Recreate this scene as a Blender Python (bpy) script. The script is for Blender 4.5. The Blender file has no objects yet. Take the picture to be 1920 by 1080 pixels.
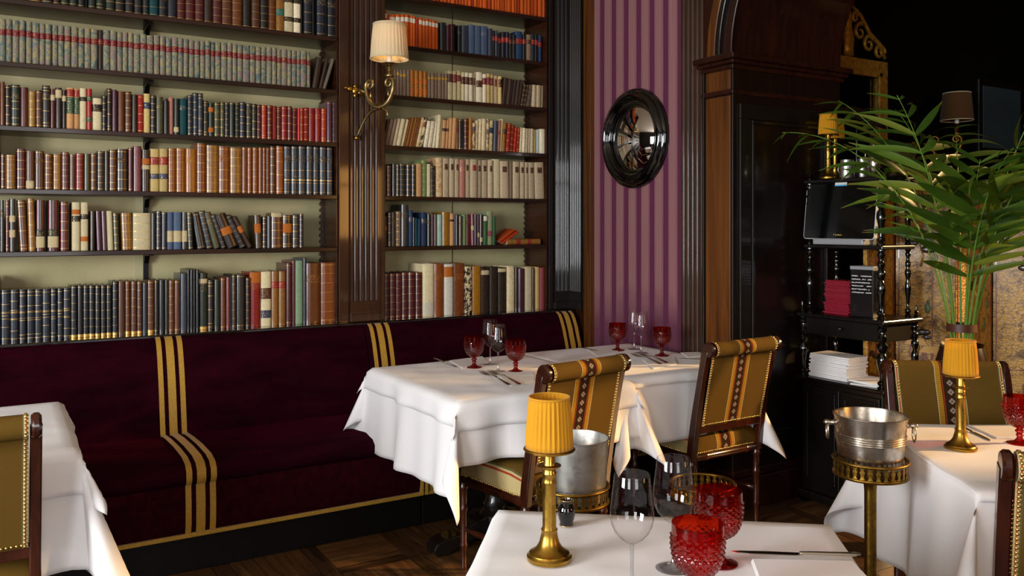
import bpy, bmesh, math, random
from mathutils import Vector, Matrix, Euler
random.seed(11)
SC = bpy.context.scene
COL = SC.collection
PI = math.pi
# ------------------------------------------------------------------ camera
FPX, HORIZON, CAMH, YAW = 1587.0, 423.0, 1.42, math.radians(31.17)
cam_data = bpy.data.cameras.new('camera')
cam_data.sensor_width = 36.0
cam_data.lens = 36.0 * FPX / 1920.0
cam_data.shift_y = -(540.0 - HORIZON) / 1920.0
cam_data.clip_start = 0.02
cam = bpy.data.objects.new('camera', cam_data)
cam.location = (0, 0, CAMH)
cam.rotation_euler = (PI / 2, 0, -YAW)
COL.objects.link(cam)
SC.camera = cam
# ------------------------------------------------------------------ view + world
SC.view_settings.view_transform = 'Standard'
SC.view_settings.look = 'None'
SC.view_settings.gamma = 1.0
SC.view_settings.use_curve_mapping = False
SC.view_settings.exposure = 0.0
world = bpy.data.worlds.new('world')
SC.world = world
world.use_nodes = True
world.node_tree.nodes['Background'].inputs[0].default_value = (0.55, 0.62, 0.75, 1)
world.node_tree.nodes['Background'].inputs[1].default_value = 0.02
# ------------------------------------------------------------------ daylight through the windows
def area_light(name, loc, target, sx, sy, power, color, spread=180):
    d = bpy.data.lights.new(name, 'AREA')
    d.shape = 'RECTANGLE'; d.size = sx; d.size_y = sy
    d.energy = power; d.color = color; d.spread = math.radians(spread)
    o = bpy.data.objects.new(name, d)
    o.location = loc
    o.rotation_euler = (Vector(target) - Vector(loc)).to_track_quat('-Z', 'Y').to_euler()
    COL.objects.link(o)
    return o
area_light('window_daylight_left', (-2.62, 1.45, 1.55), (1.0, 1.45, 1.5), 1.3, 1.5, 225, (0.96, 0.98, 1.0))
area_light('window_daylight_left_second', (-2.62, -1.15, 1.75), (1.0, -1.15, 1.75), 1.3, 1.9, 120, (0.96, 0.98, 1.0))
area_light('window_daylight_back', (0.2, -2.72, 1.75), (0.2, 1.0, 1.75), 1.3, 1.9, 62, (0.98, 0.98, 1.0))
area_light('window_daylight_warm', (4.6, -2.72, 1.75), (4.2, 1.0, 1.6), 0.9, 1.0, 40, (1.0, 0.48, 0.12))
# ------------------------------------------------------------------ camera-space helper: where a sight line meets a plane of the room
FW = Vector((math.sin(YAW), math.cos(YAW), 0))
RT = Vector((math.cos(YAW), -math.sin(YAW), 0))
def ray(px, py):
    return FW + RT * ((px - 960) / FPX) + Vector((0, 0, -(py - HORIZON) / FPX))
def atY(px, py, Y):
    r = ray(px, py); s = Y / r.y
    return Vector((0, 0, CAMH)) + r * s
def atX(px, py, X):
    r = ray(px, py); s = X / r.x
    return Vector((0, 0, CAMH)) + r * s
def atZ(px, py, Z):
    r = ray(px, py); s = (Z - CAMH) / r.z
    return Vector((0, 0, CAMH)) + r * s
def atD(px, py, d):
    return Vector((0, 0, CAMH)) + ray(px, py) * d
def camxy(lat, d):
    v = FW * d + RT * lat
    return Vector((v.x, v.y, 0))
# ------------------------------------------------------------------ mesh builder
class MB:
    def __init__(s):
        s.v = []; s.f = []; s.m = []; s.c = []; s.uv = []
    def vert(s, p):
        s.v.append(tuple(p)); return len(s.v) - 1
    def face(s, idx, m=0, c=None, uv=None):
        s.f.append(tuple(idx)); s.m.append(m); s.c.append(c); s.uv.append(uv)
    def box(s, x0, x1, y0, y1, z0, z1, m=0, c=None):
        b = len(s.v)
        for z in (z0, z1):
            for y in (y0, y1):
                for x in (x0, x1):
                    s.v.append((x, y, z))
        for q in ((0, 2, 3, 1), (4, 5, 7, 6), (0, 1, 5, 4), (2, 6, 7, 3), (0, 4, 6, 2), (1, 3, 7, 5)):
            s.face([b + i for i in q], m, c)
        return s
    def lathe(s, prof, seg=24, o=(0, 0, 0), axis='z', m=0, cap=True, c=None, twist=None):
        o = Vector(o); b = len(s.v); n = len(prof)
        def P(r, h, a):
            ca, sa = r * math.cos(a), r * math.sin(a)
            if axis == 'z': return o + Vector((ca, sa, h))
            if axis == 'x': return o + Vector((h, ca, sa))
            return o + Vector((sa, h, ca))
        for i, (r, h) in enumerate(prof):
            for k in range(seg):
                s.v.append(tuple(P(r, h, 2 * PI * k / seg)))
        for i in range(n - 1):
            for k in range(seg):
                k2 = (k + 1) % seg
                s.face((b + i * seg + k, b + i * seg + k2, b + (i + 1) * seg + k2, b + (i + 1) * seg + k), m, c)
        if cap:
            if prof[0][0] > 1e-5: s.face([b + k for k in range(seg)][::-1], m, c)
            if prof[-1][0] > 1e-5: s.face([b + (n - 1) * seg + k for k in range(seg)], m, c)
        return s
    def tube(s, pts, rad, seg=8, m=0, closed=False, c=None):
        pts = [Vector(p) for p in pts]; n = len(pts); b = len(s.v)
        if not hasattr(rad, '__len__'): rad = [rad] * n
        up = Vector((0, 0, 1))
        prevn = None
        for i in range(n):
            if closed: t = pts[(i + 1) % n] - pts[i - 1]
            else: t = pts[min(i + 1, n - 1)] - pts[max(i - 1, 0)]
            t.normalize()
            if prevn is None:
                a = up if abs(t.dot(up)) < 0.9 else Vector((1, 0, 0))
                nn = t.cross(a).normalized()
            else:
                nn = (prevn - t * prevn.dot(t))
                if nn.length < 1e-6: nn = t.cross(Vector((1, 0, 0)))
                nn.normalize()
            prevn = nn; bb = t.cross(nn)
            for k in range(seg):
                a = 2 * PI * k / seg
                s.v.append(tuple(pts[i] + (nn * math.cos(a) + bb * math.sin(a)) * rad[i]))
        for i in range(n if closed else n - 1):
            j = (i + 1) % n
            for k in range(seg):
                k2 = (k + 1) % seg
                s.face((b + i * seg + k, b + i * seg + k2, b + j * seg + k2, b + j * seg + k), m, c)
        if not closed:
            s.face([b + k for k in range(seg)][::-1], m, c)
            s.face([b + (n - 1) * seg + k for k in range(seg)], m, c)
        return s
    def grid(s, rows, m=0, closed_u=False, closed_v=False, uvs=None, c=None):
        """rows: list of equal-length point lists"""
        b = len(s.v); nr = len(rows); nc = len(rows[0])
        for r in rows:
            for p in r: s.v.append(tuple(p))
        for i in range(nr if closed_v else nr - 1):
            i2 = (i + 1) % nr
            for k in range(nc if closed_u else nc - 1):
                k2 = (k + 1) % nc
                uv = None
                if uvs: uv = (uvs[i][k], uvs[i][k2], uvs[i2][k2], uvs[i2][k])
                s.face((b + i * nc + k, b + i * nc + k2, b + i2 * nc + k2, b + i2 * nc + k), m, c, uv)
        return s
    def prism(s, poly, h0, h1, axis='z', m=0, c=None):
        """extrude a 2D polygon along an axis: z:(x,y) x:(y,z) y:(x,z)"""
        b = len(s.v); n = len(poly)
        for h in (h0, h1):
            for (p, q) in poly:
                s.v.append((p, q, h) if axis == 'z' else ((h, p, q) if axis == 'x' else (p, h, q)))
        for k in range(n):
            k2 = (k + 1) % n
            s.face((b + k, b + k2, b + n + k2, b + n + k), m, c)
        s.face([b + k for k in range(n)][::-1], m, c)
        s.face([b + n + k for k in range(n)], m, c)
        return s
    def ball(s, o, r, seg=10, rings=6, m=0, sc=(1, 1, 1), c=None):
        rows = []
        for i in range(rings + 1):
            a = -PI / 2 + PI * i / rings
            rr = max(math.cos(a), 1e-3)
            rows.append([(o[0] + sc[0] * r * rr * math.cos(2 * PI * k / seg), o[1] + sc[1] * r * rr * math.sin(2 * PI * k / seg), o[2] + sc[2] * r * math.sin(a)) for k in range(seg)])
        return s.grid(rows, m, closed_u=True, c=c)
    def add(s, o, mat=None):
        b = len(s.v)
        for p in o.v:
            s.v.append(tuple(mat @ Vector(p)) if mat else p)
        for f, m, c, uv in zip(o.f, o.m, o.c, o.uv):
            s.f.append(tuple(i + b for i in f)); s.m.append(m); s.c.append(c); s.uv.append(uv)
        return s
    def xform(s, mat):
        s.v = [tuple(mat @ Vector(p)) for p in s.v]; return s
    def mesh(s, name, mats, smooth=False, recalc=True):
        me = bpy.data.meshes.new(name)
        me.from_pydata(s.v, [], s.f)
        for mt in (mats if isinstance(mats, (list, tuple)) else [mats]): me.materials.append(mt)
        if any(s.m): me.polygons.foreach_set('material_index', s.m)
        if any(c is not None for c in s.c):
            ca = me.color_attributes.new('Col', 'FLOAT_COLOR', 'CORNER')
            arr = []
            for f, c in zip(s.f, s.c):
                cc = c if c is not None else (0.5, 0.5, 0.5)
                arr += [cc[0], cc[1], cc[2], 1.0] * len(f)
            ca.data.foreach_set('color', arr)
        if any(u is not None for u in s.uv):
            ul = me.uv_layers.new(name='UVMap')
            arr = []
            for f, u in zip(s.f, s.uv):
                if u is None: arr += [0.0, 0.0] * len(f)
                else:
                    for q in u: arr += [q[0], q[1]]
            ul.data.foreach_set('uv', arr)
        if recalc:
            bm = bmesh.new(); bm.from_mesh(me)
            bmesh.ops.recalc_face_normals(bm, faces=bm.faces)
            bm.to_mesh(me); bm.free()
        if smooth:
            me.polygons.foreach_set('use_smooth', [True] * len(me.polygons))
            if smooth is not True:
                me.set_sharp_from_angle(angle=math.radians(smooth))
        me.update()
        return me
    def build(s, name, mats, parent=None, smooth=False, bevel=0, recalc=True, seg=2):
        o = bpy.data.objects.new(name, s.mesh(name, mats, smooth, recalc))
        COL.objects.link(o)
        if parent is not None: o.parent = parent
        if bevel:
            md = o.modifiers.new('edge', 'BEVEL'); md.width = bevel; md.segments = seg
            md.limit_method = 'ANGLE'; md.angle_limit = math.radians(40)
        return o
def tag(o, label=None, cat=None, group=None, kind=None):
    if label: o['label'] = label
    if cat: o['category'] = cat
    if group: o['group'] = group
    if kind: o['kind'] = kind
    return o
def thing(name, label, cat, loc=(0, 0, 0), rz=0.0, group=None, kind=None):
    o = bpy.data.objects.new(name, None)
    o.location = loc; o.rotation_euler = (0, 0, rz)
    o.empty_display_size = 0.05
    COL.objects.link(o)
    return tag(o, label, cat, group, kind)
def copy_tree(root, loc=None, rz=None, label=None, group=None):
    def cp(o, parent):
        c = o.copy(); COL.objects.link(c); c.parent = parent
        for ch in list(o.children): cp(ch, c)
        return c
    r = cp(root, None)
    if loc is not None: r.location = loc
    if rz is not None: r.rotation_euler = (0, 0, rz)
    if label: r['label'] = label
    if group: r['group'] = group
    return r
def struct(o, label=None):
    o['kind'] = 'structure'
    if label: o['label'] = label
    return o
# ------------------------------------------------------------------ materials
def lin(c):
    if isinstance(c, str):
        c = c.lstrip('#'); c = tuple(int(c[i:i + 2], 16) / 255 for i in (0, 2, 4))
    return tuple((x / 12.92 if x <= 0.04045 else ((x + 0.055) / 1.055) ** 2.4) for x in c)
class Mat:
    def __init__(s, name, color='#808080', rough=0.5, metal=0.0, spec=0.5, **kw):
        s.m = bpy.data.materials.new(name); s.m.use_nodes = True
        s.t = s.m.node_tree; s.n = s.t.nodes; s.b = s.n['Principled BSDF']; s.out = s.n['Material Output']
        s.set('Base Color', (*lin(color), 1)); s.set('Roughness', rough); s.set('Metallic', metal); s.set('Specular IOR Level', spec)
        for k, v in kw.items(): s.set(k.replace('_', ' '), v)
    def set(s, k, v):
        s.b.inputs[k].default_value = v
    def node(s, t, **kw):
        n = s.n.new(t)
        for k, v in kw.items(): setattr(n, k, v)
        return n
    def link(s, a, b): s.t.links.new(a, b)
    def coord(s, which='Object', scale=(1, 1, 1), rot=(0, 0, 0), loc=(0, 0, 0)):
        tc = s.node('ShaderNodeTexCoord'); mp = s.node('ShaderNodeMapping')
        mp.inputs['Scale'].default_value = scale; mp.inputs['Rotation'].default_value = rot; mp.inputs['Location'].default_value = loc
        s.link(tc.outputs[which], mp.inputs['Vector']); return mp.outputs[0]
    def noise(s, vec, scale=5, detail=4, rough=0.55, dist=0.0):
        n = s.node('ShaderNodeTexNoise'); n.inputs['Scale'].default_value = scale; n.inputs['Detail'].default_value = detail
        n.inputs['Roughness'].default_value = rough; n.inputs['Distortion'].default_value = dist
        if vec is not None: s.link(vec, n.inputs['Vector'])
        return n.outputs['Fac']
    def ramp(s, fac, stops, interp='LINEAR'):
        r = s.node('ShaderNodeValToRGB'); r.color_ramp.interpolation = interp
        e = r.color_ramp.elements
        while len(e) < len(stops): e.new(0.5)
        for k, (p, c) in enumerate(stops):
            e[k].position = p; e[k].color = (*lin(c), 1) if not isinstance(c, (int, float)) else (c, c, c, 1)
        s.link(fac, r.inputs[0]); return r.outputs[0]
    def mix(s, fac, a, b, mode='MIX'):
        n = s.node('ShaderNodeMix', data_type='RGBA', blend_type=mode)
        for sock, v in ((n.inputs[0], fac), (n.inputs[6], a), (n.inputs[7], b)):
            if hasattr(v, 'is_linked'): s.link(v, sock)
            elif isinstance(v, (int, float)): sock.default_value = v
            else: sock.default_value = (*lin(v), 1)
        return n.outputs[2]
    def math(s, op, a, b=None, c=None):
        n = s.node('ShaderNodeMath', operation=op)
        for i, v in enumerate((a, b, c)):
            if v is None: continue
            if hasattr(v, 'is_linked'): s.link(v, n.inputs[i])
            else: n.inputs[i].default_value = v
        return n.outputs[0]
    def color(s, sock): s.link(sock, s.b.inputs['Base Color']); return s
    def bump(s, h, strength=0.2, dist=0.01):
        b = s.node('ShaderNodeBump'); b.inputs['Strength'].default_value = strength; b.inputs['Distance'].default_value = dist
        s.link(h, b.inputs['Height']); s.link(b.outputs[0], s.b.inputs['Normal']); return s
    def roughness(s, sock): s.link(sock, s.b.inputs['Roughness']); return s
def wood(name, dark, light, rough=0.32, scale=(30, 30, 1.6), coat=0.3, bump=0.06, which='Object', crough=0.12):
    m = Mat(name, rough=rough, Coat_Weight=coat, Coat_Roughness=crough)
    v = m.coord(which, scale)
    n = m.noise(v, 1.0, 6, 0.6, 0.6)
    v2 = m.coord(which, (1.5, 1.5, 0.5))
    n2 = m.noise(v2, 1.3, 3)
    c = m.ramp(n, [(0.3, dark), (0.7, light)])
    k = m.ramp(n2, [(0.3, 0.55), (0.75, 1.0)])
    m.color(m.mix(1.0, c, k, 'MULTIPLY'))
    m.bump(n, bump, 0.004)
    m.set('Specular IOR Level', 0.35)
    return m.m
# ------------------------------------------------------------------ material library
M = {}
M['walnut'] = wood('walnut_varnish', '#241005', '#4c260d', 0.42, coat=0.5, bump=0.02, crough=0.06)
M['walnut_x'] = wood('walnut_varnish_long', '#180a04', '#351809', 0.34, (1.6, 30, 30))
M['walnut_y'] = wood('walnut_varnish_deep', '#2a1206', '#4c2510', 0.34, (30, 1.6, 30))
M['ebony'] = wood('ebonised_wood', '#0c0806', '#1a110a', 0.4, (26, 26, 2), 0.7, 0.012, crough=0.05)
M['ebony_soft'] = wood('ebonised_furniture', '#090605', '#150d08', 0.34, (26, 26, 2), 0.12, 0.03)
M['mahogany'] = wood('mahogany', '#1c0904', '#3a1608', 0.34, (26, 26, 2), 0.25, 0.04)
M['jambwood'] = wood('near_black_mahogany', '#0e0603', '#1f0e07', 0.36, (26, 26, 2), 0.2, 0.04)
M['chairwood'] = wood('chair_mahogany', '#260d07', '#4a1e0d', 0.25, (26, 26, 3), 0.5, 0.03)
M['amberwood'] = wood('amber_wood', '#45220a', '#774414', 0.38, (24, 24, 1.2), 0.2)
M['blackwood'] = Mat('black_plinth_paint', '#0b0807', 0.42).m
def scuffed():
    m = Mat('scuffed_black_paint', '#0d0908', 0.55, spec=0.2)
    v = m.coord('Object', (3, 3, 14)); n = m.noise(v, 6, 5, 0.7)
    m.color(m.ramp(n, [(0.0, '#0b0807'), (0.70, '#0e0a08'), (0.76, '#4a3524')]))
    return m.m
M['plinth'] = scuffed()
def sage():
    m = Mat('sage_green_paint', '#8c8a68', 0.6)
    v = m.coord('Object', (3, 3, 3)); n = m.noise(v, 1.5, 5)
    m.color(m.ramp(n, [(0.3, '#a89f74'), (0.7, '#bcb388')]))
    return m.m
M['sage'] = sage()
M['sage_trim'] = Mat('sage_batten', '#b2aa82', 0.55).m
M['iron'] = Mat('black_iron', '#101012', 0.35, 0.6).m
M['plaster'] = Mat('cream_plaster', '#b9a58c', 0.8).m
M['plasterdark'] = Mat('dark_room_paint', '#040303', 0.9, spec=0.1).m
M['brownwall'] = Mat('brown_room_paint', '#1e140e', 0.7).m
def velvet():
    m = Mat('burgundy_velvet', '#2a040f', 1.0, Sheen_Weight=0.14, Sheen_Roughness=0.3, spec=0.03)
    m.set('Sheen Tint', (*lin('#a01048'), 1))
    v = m.coord('Object', (2.0, 5, 5)); n = m.noise(v, 2.2, 5, 0.6, 0.4)
    m.color(m.ramp(n, [(0.3, '#180209'), (0.62, '#280410'), (0.8, '#380818')]))
    v2 = m.coord('Object', (400, 400, 400)); m.bump(m.noise(v2, 1, 2), 0.15, 0.001)
    return m.m
M['velvet'] = velvet()
def velvet_red():
    m = Mat('wine_velvet_front', '#3a0710', 1.0, Sheen_Weight=0.12, Sheen_Roughness=0.4, spec=0.03)
    m.set('Sheen Tint', (*lin('#9a2a30'), 1))
    v = m.coord('Object', (5, 5, 5)); n = m.noise(v, 5, 5, 0.7, 0.4)
    m.color(m.ramp(n, [(0.3, '#1c0308'), (0.75, '#340810')]))
    return m.m
M['velvet_red'] = velvet_red()
def braid():
    m = Mat('gold_braid', '#b58a22', 0.6, Sheen_Weight=0.2)
    v = m.coord('Object', (300, 300, 500)); n = m.noise(v, 1, 2)
    m.color(m.ramp(n, [(0.3, '#8a6512'), (0.7, '#c79a30')])); m.bump(n, 0.3, 0.001)
    return m.m
M['braid'] = braid()
def linen():
    m = Mat('white_linen', '#e9e6e6', 0.75, Sheen_Weight=0.12, spec=0.2)
    v = m.coord('Object', (1, 1, 1)); n = m.noise(v, 420, 2)
    n2 = m.noise(v, 7, 3)
    b1 = m.math('MULTIPLY', n, 0.25); s = m.math('ADD', b1, n2)
    m.bump(s, 0.10, 0.006)
    return m.m
M['linen'] = linen()
M['napkin'] = Mat('white_napkin', '#ece9e8', 0.8, spec=0.2).m
def brass(name, c1, c2, rough=0.25, metal=1.0):
    m = Mat(name, c1, rough, metal)
    v = m.coord('Object', (1, 1, 1)); n = m.noise(v, 28, 5, 0.65)
    m.color(m.ramp(n, [(0.3, c1), (0.7, c2)]))
    r = m.ramp(n, [(0.3, rough * 1.5), (0.7, rough * 0.8)]); m.roughness(r)
    return m.m
M['brass'] = brass('aged_brass', '#8a6a24', '#c79c48', 0.26)
M['brass_dark'] = brass('dark_brass', '#5c4518', '#97732f', 0.34)
M['brass_grey'] = brass('tarnished_sconce_brass', '#6b5c40', '#b39a66', 0.34)
M['silver'] = brass('worn_silver', '#8f7f6a', '#cfc6ba', 0.24)
M['steel'] = Mat('polished_cutlery', '#cfcac2', 0.16, 1.0).m
M['pewter'] = brass('pewter', '#8d8b86', '#c2c0ba', 0.34)
M['giltframe'] = brass('gilt_frame', '#7a571a', '#d0a648', 0.4, 0.45)
M['gold_nail'] = Mat('brass_nails', '#d8b468', 0.25, 1.0).m
M['blackceramic'] = Mat('black_glazed_ceramic', '#060608', 0.08, Coat_Weight=0.5).m
M['blackgloss'] = Mat('black_gloss', '#050505', 0.12, Coat_Weight=0.6).m
M['mirror'] = Mat('mirror_glass', '#e6e6e6', 0.015, 1.0).m
M['darkmirror'] = Mat('foxed_mirror_glass', '#5a5550', 0.08, 1.0).m
M['white'] = Mat('white_plastic', '#d8d8d4', 0.4).m
M['grey_plastic'] = Mat('grey_plastic', '#8a8c90', 0.35).m
M['screen'] = Mat('dark_screen_glass', '#040505', 0.12, Coat_Weight=0.3).m
M['menu_red'] = Mat('crimson_menu_cover', '#8f1028', 0.5).m
M['paper'] = Mat('old_paper_edges', '#c9b48c', 0.8).m
def thin_glass(name, tint, refl=1.0, rough=0.0, edge=0.45, base=0.04):
    m = Mat(name)
    lw = m.node('ShaderNodeLayerWeight'); lw.inputs['Blend'].default_value = 0.5
    fc = m.math('POWER', lw.outputs['Facing'], 4.5)
    tr = m.node('ShaderNodeBsdfTransparent')
    cm = m.node('ShaderNodeMix', data_type='RGBA'); m.link(fc, cm.inputs[0]); cm.inputs[6].default_value = (*tint, 1); cm.inputs[7].default_value = (edge, edge, edge, 1)
    m.link(cm.outputs[2], tr.inputs[0])
    gl = m.node('ShaderNodeBsdfGlossy'); gl.inputs['Roughness'].default_value = rough
    f = m.math('ADD', m.math('MULTIPLY', fc, 0.8 * refl), base)
    mx = m.node('ShaderNodeMixShader'); m.link(f, mx.inputs[0]); m.link(tr.outputs[0], mx.inputs[1]); m.link(gl.outputs[0], mx.inputs[2])
    m.link(mx.outputs[0], m.out.inputs['Surface'])
    return m.m
M['glass'] = thin_glass('window_pane_glass', (0.955, 0.955, 0.96), 1.0)
M['wineglass'] = thin_glass('clear_wine_glass_thin', (0.975, 0.975, 0.98), 0.8, 0.0, 0.35, 0.05)
M['glassstem'] = thin_glass('wine_glass_stem', (0.86, 0.86, 0.88), 0.9, 0.02, 0.3, 0.22)
def red_glass():
    m = Mat('ruby_glass')
    tr = m.node('ShaderNodeBsdfTransparent'); tr.inputs[0].default_value = (0.66, 0.022, 0.005, 1)
    rf = m.node('ShaderNodeBsdfRefraction'); rf.inputs['Color'].default_value = (0.78, 0.03, 0.006, 1); rf.inputs['IOR'].default_value = 1.22; rf.inputs['Roughness'].default_value = 0.02
    gl = m.node('ShaderNodeBsdfGlossy'); gl.inputs['Roughness'].default_value = 0.05; gl.inputs[0].default_value = (1, .9, .9, 1)
    tl = m.node('ShaderNodeBsdfTranslucent'); tl.inputs[0].default_value = (0.6, 0.012, 0.006, 1)
    mx = m.node('ShaderNodeMixShader'); mx.inputs[0].default_value = 0.5
    m.link(tr.outputs[0], mx.inputs[1]); m.link(rf.outputs[0], mx.inputs[2])
    m1 = m.node('ShaderNodeMixShader'); m1.inputs[0].default_value = 0.07
    m.link(mx.outputs[0], m1.inputs[1]); m.link(tl.outputs[0], m1.inputs[2])
    lw = m.node('ShaderNodeLayerWeight'); lw.inputs['Blend'].default_value = 0.5
    f = m.math('ADD', m.math('MULTIPLY', m.math('POWER', lw.outputs['Facing'], 3.0), 0.6), 0.05)
    m2 = m.node('ShaderNodeMixShader'); m.link(f, m2.inputs[0])
    m.link(m1.outputs[0], m2.inputs[1]); m.link(gl.outputs[0], m2.inputs[2])
    m.link(m2.outputs[0], m.out.inputs['Surface'])
    return m.m
M['ruby'] = red_glass()
def shade(name, col, tcol, tw=0.35):
    m = Mat(name, col, 0.85, Sheen_Weight=0.2, spec=0.2)
    v = m.coord('Object', (60, 60, 3)); n = m.noise(v, 1.0, 3)
    m.bump(n, 0.25, 0.002)
    tl = m.node('ShaderNodeBsdfTranslucent'); tl.inputs[0].default_value = (*lin(tcol), 1)
    mx = m.node('ShaderNodeMixShader'); mx.inputs[0].default_value = tw
    m.link(m.b.outputs[0], mx.inputs[1]); m.link(tl.outputs[0], mx.inputs[2]); m.link(mx.outputs[0], m.out.inputs['Surface'])
    return m.m
M['shade_yellow'] = shade('yellow_silk_shade', '#d79a1c', '#d89818')
M['shade_cream'] = shade('cream_silk_shade', '#e6d6b0', '#e8d2a0', 0.25)
M['shade_tan'] = shade('tan_shade', '#5e4424', '#5a3a1a')
# ---- wallpaper: stripes across world Y
def wallpaper():
    m = Mat('plum_striped_wallpaper', '#5c2640', 0.55, spec=0.35)
    tc = m.node('ShaderNodeTexCoord'); sp = m.node('ShaderNodeSeparateXYZ'); m.link(tc.outputs['Object'], sp.inputs[0])
    t = m.math('DIVIDE', m.math('ADD', sp.outputs['Y'], 0.028), 0.1165); fr = m.math('FRACT', t)
    P, Q, L, D = '#602844', '#936668', '#c4a09a', '#4a1c34'
    st = m.ramp(fr, [(0.0, P), (0.30, D), (0.325, L), (0.345, P), (0.39, Q), (0.87, P), (0.90, L), (0.925, D), (0.95, P)], 'CONSTANT')
    v = m.coord('Object', (1, 160, 1.0)); n = m.noise(v, 3, 4)
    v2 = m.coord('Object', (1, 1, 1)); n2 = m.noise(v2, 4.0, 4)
    worn = m.math('SUBTRACT', m.math('MULTIPLY', n2, 0.5), m.math('MULTIPLY', m.math('SUBTRACT', sp.outputs['Z'], 1.0), 1.6))  # worn masks lamp shading low on the wall, painted into the stripes
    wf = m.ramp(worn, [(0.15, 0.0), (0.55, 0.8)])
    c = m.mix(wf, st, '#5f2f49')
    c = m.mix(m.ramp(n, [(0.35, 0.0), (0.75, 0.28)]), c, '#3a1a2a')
    m.color(c)
    v3 = m.coord('Object', (60, 900, 60)); m.bump(m.noise(v3, 1, 2), 0.12, 0.001)
    return m.m
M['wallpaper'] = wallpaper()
def parquet(name='worn_oak_parquet', g=1.0):
    m = Mat(name, rough=0.42, Coat_Weight=0.1, Coat_Roughness=0.25)
    tc = m.node('ShaderNodeTexCoord'); oi = m.node('ShaderNodeObjectInfo')
    mp = m.node('ShaderNodeMapping'); mp.inputs['Scale'].default_value = (3, 38, 10); m.link(tc.outputs['Object'], mp.inputs['Vector'])
    off = m.node('ShaderNodeVectorMath', operation='SCALE'); off.inputs[0].default_value = (13, 7, 3); m.link(oi.outputs['Random'], off.inputs['Scale'])
    ad = m.node('ShaderNodeVectorMath', operation='ADD'); m.link(mp.outputs[0], ad.inputs[0]); m.link(off.outputs[0], ad.inputs[1])
    n = m.noise(ad.outputs[0], 1.0, 6, 0.65, 0.8)
    c = m.ramp(n, [(0.25, '#2c1b0d'), (0.55, '#5e3e20'), (0.8, '#86602f')])
    k = m.ramp(oi.outputs['Random'], [(0.0, 0.6 * g), (1.0, 1.25 * g)])
    c = m.mix(1.0, c, k, 'MULTIPLY')
    v = m.coord('Object', (1, 1, 1)); s = m.noise(v, 90, 3, 0.7)
    c = m.mix(m.ramp(s, [(0.68, 0.0), (0.74, 0.5)]), c, '#8c6a48')
    m.color(c); m.bump(n, 0.25, 0.004)
    m.roughness(m.ramp(n, [(0.3, 0.3), (0.8, 0.55)]))
    return m.m
M['parquet'] = parquet()
M['parquet_dark'] = parquet('dark_oak_parquet_strip', 0.55)
M['floor_base'] = Mat('dark_floor_joint', '#120b06', 0.6).m
# ---- books
def book_mat(name, rough=0.38, mottled=0.25, spec=0.5, coat=0.15):
    m = Mat(name, rough=rough, spec=spec, Coat_Weight=coat, Coat_Roughness=0.2)
    a = m.node('ShaderNodeAttribute', attribute_name='Col')
    oi = m.node('ShaderNodeObjectInfo')
    tc = m.node('ShaderNodeTexCoord'); ad = m.node('ShaderNodeVectorMath', operation='ADD')
    m.link(tc.outputs['Object'], ad.inputs[0]); m.link(oi.outputs['Location'], ad.inputs[1])
    n = m.noise(ad.outputs[0], 75, 5, 0.7); n2 = m.noise(ad.outputs[0], 22, 3)
    k = m.ramp(n, [(0.32, 1.0 - mottled), (0.62, 1.0 + mottled * 0.5)])
    c = m.mix(1.0, a.outputs['Color'], k, 'MULTIPLY')
    c = m.mix(m.ramp(n2, [(0.58, 0.0), (0.75, mottled)]), c, '#1a1008')
    m.color(c); m.bump(n, 0.12, 0.001)
    return m.m
M['leather'] = book_mat('book_leather', 0.30, 0.30, 0.55, 0.45)
M['clothbind'] = book_mat('book_cloth', 0.6, 0.12, 0.3, 0.0)
def gilt_text():
    m = Mat('gilt_lettering', rough=0.4)
    a = m.node('ShaderNodeAttribute', attribute_name='Col')
    oi = m.node('ShaderNodeObjectInfo'); tc = m.node('ShaderNodeTexCoord'); ad = m.node('ShaderNodeVectorMath', operation='ADD')
    m.link(tc.outputs['Object'], ad.inputs[0]); m.link(oi.outputs['Location'], ad.inputs[1])
    sp = m.node('ShaderNodeSeparateXYZ'); m.link(ad.outputs[0], sp.inputs[0])
    row = m.math('FRACT', m.math('MULTIPLY', sp.outputs['Z'], 120.0))
    rowm = m.math('LESS_THAN', row, 0.42)
    mp = m.node('ShaderNodeMapping'); mp.inputs['Scale'].default_value = (520, 520, 130); m.link(ad.outputs[0], mp.inputs['Vector'])
    n = m.noise(mp.outputs[0], 1.0, 1)
    f = m.math('MULTIPLY', rowm, m.math('GREATER_THAN', n, 0.58))
    c = m.mix(f, a.outputs['Color'], '#d9b36a'); m.color(c)
    m.link(m.math('MULTIPLY', f, 0.6), m.b.inputs['Metallic'])
    return m.m
M['gilttext'] = gilt_text()
M['gilt'] = Mat('gilt_tooling', '#d2ab62', 0.35, 0.7).m
def marbled():
    m = Mat('marbled_paper', rough=0.5, spec=0.4)
    oi = m.node('ShaderNodeObjectInfo'); tc = m.node('ShaderNodeTexCoord')
    a = m.node('ShaderNodeAttribute', attribute_name='Col')
    ad = m.node('ShaderNodeVectorMath', operation='MULTIPLY_ADD'); m.link(oi.outputs['Location'], ad.inputs[0]); ad.inputs[1].default_value = (7, 7, 7); m.link(tc.outputs['Object'], ad.inputs[2])
    n = m.noise(ad.outputs[0], 13, 2, 0.6, 2.4)
    c = m.ramp(n, [(0.26, '#3e5054'), (0.40, '#5c6a60'), (0.46, '#78786a'), (0.515, '#a08c44'), (0.55, '#506a70'), (0.61, '#906a62'), (0.68, '#6a7060'), (0.8, '#33505c')])
    m.color(m.mix(0.08, c, a.outputs['Color'])); return m.m
M['marbled'] = marbled()
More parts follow.
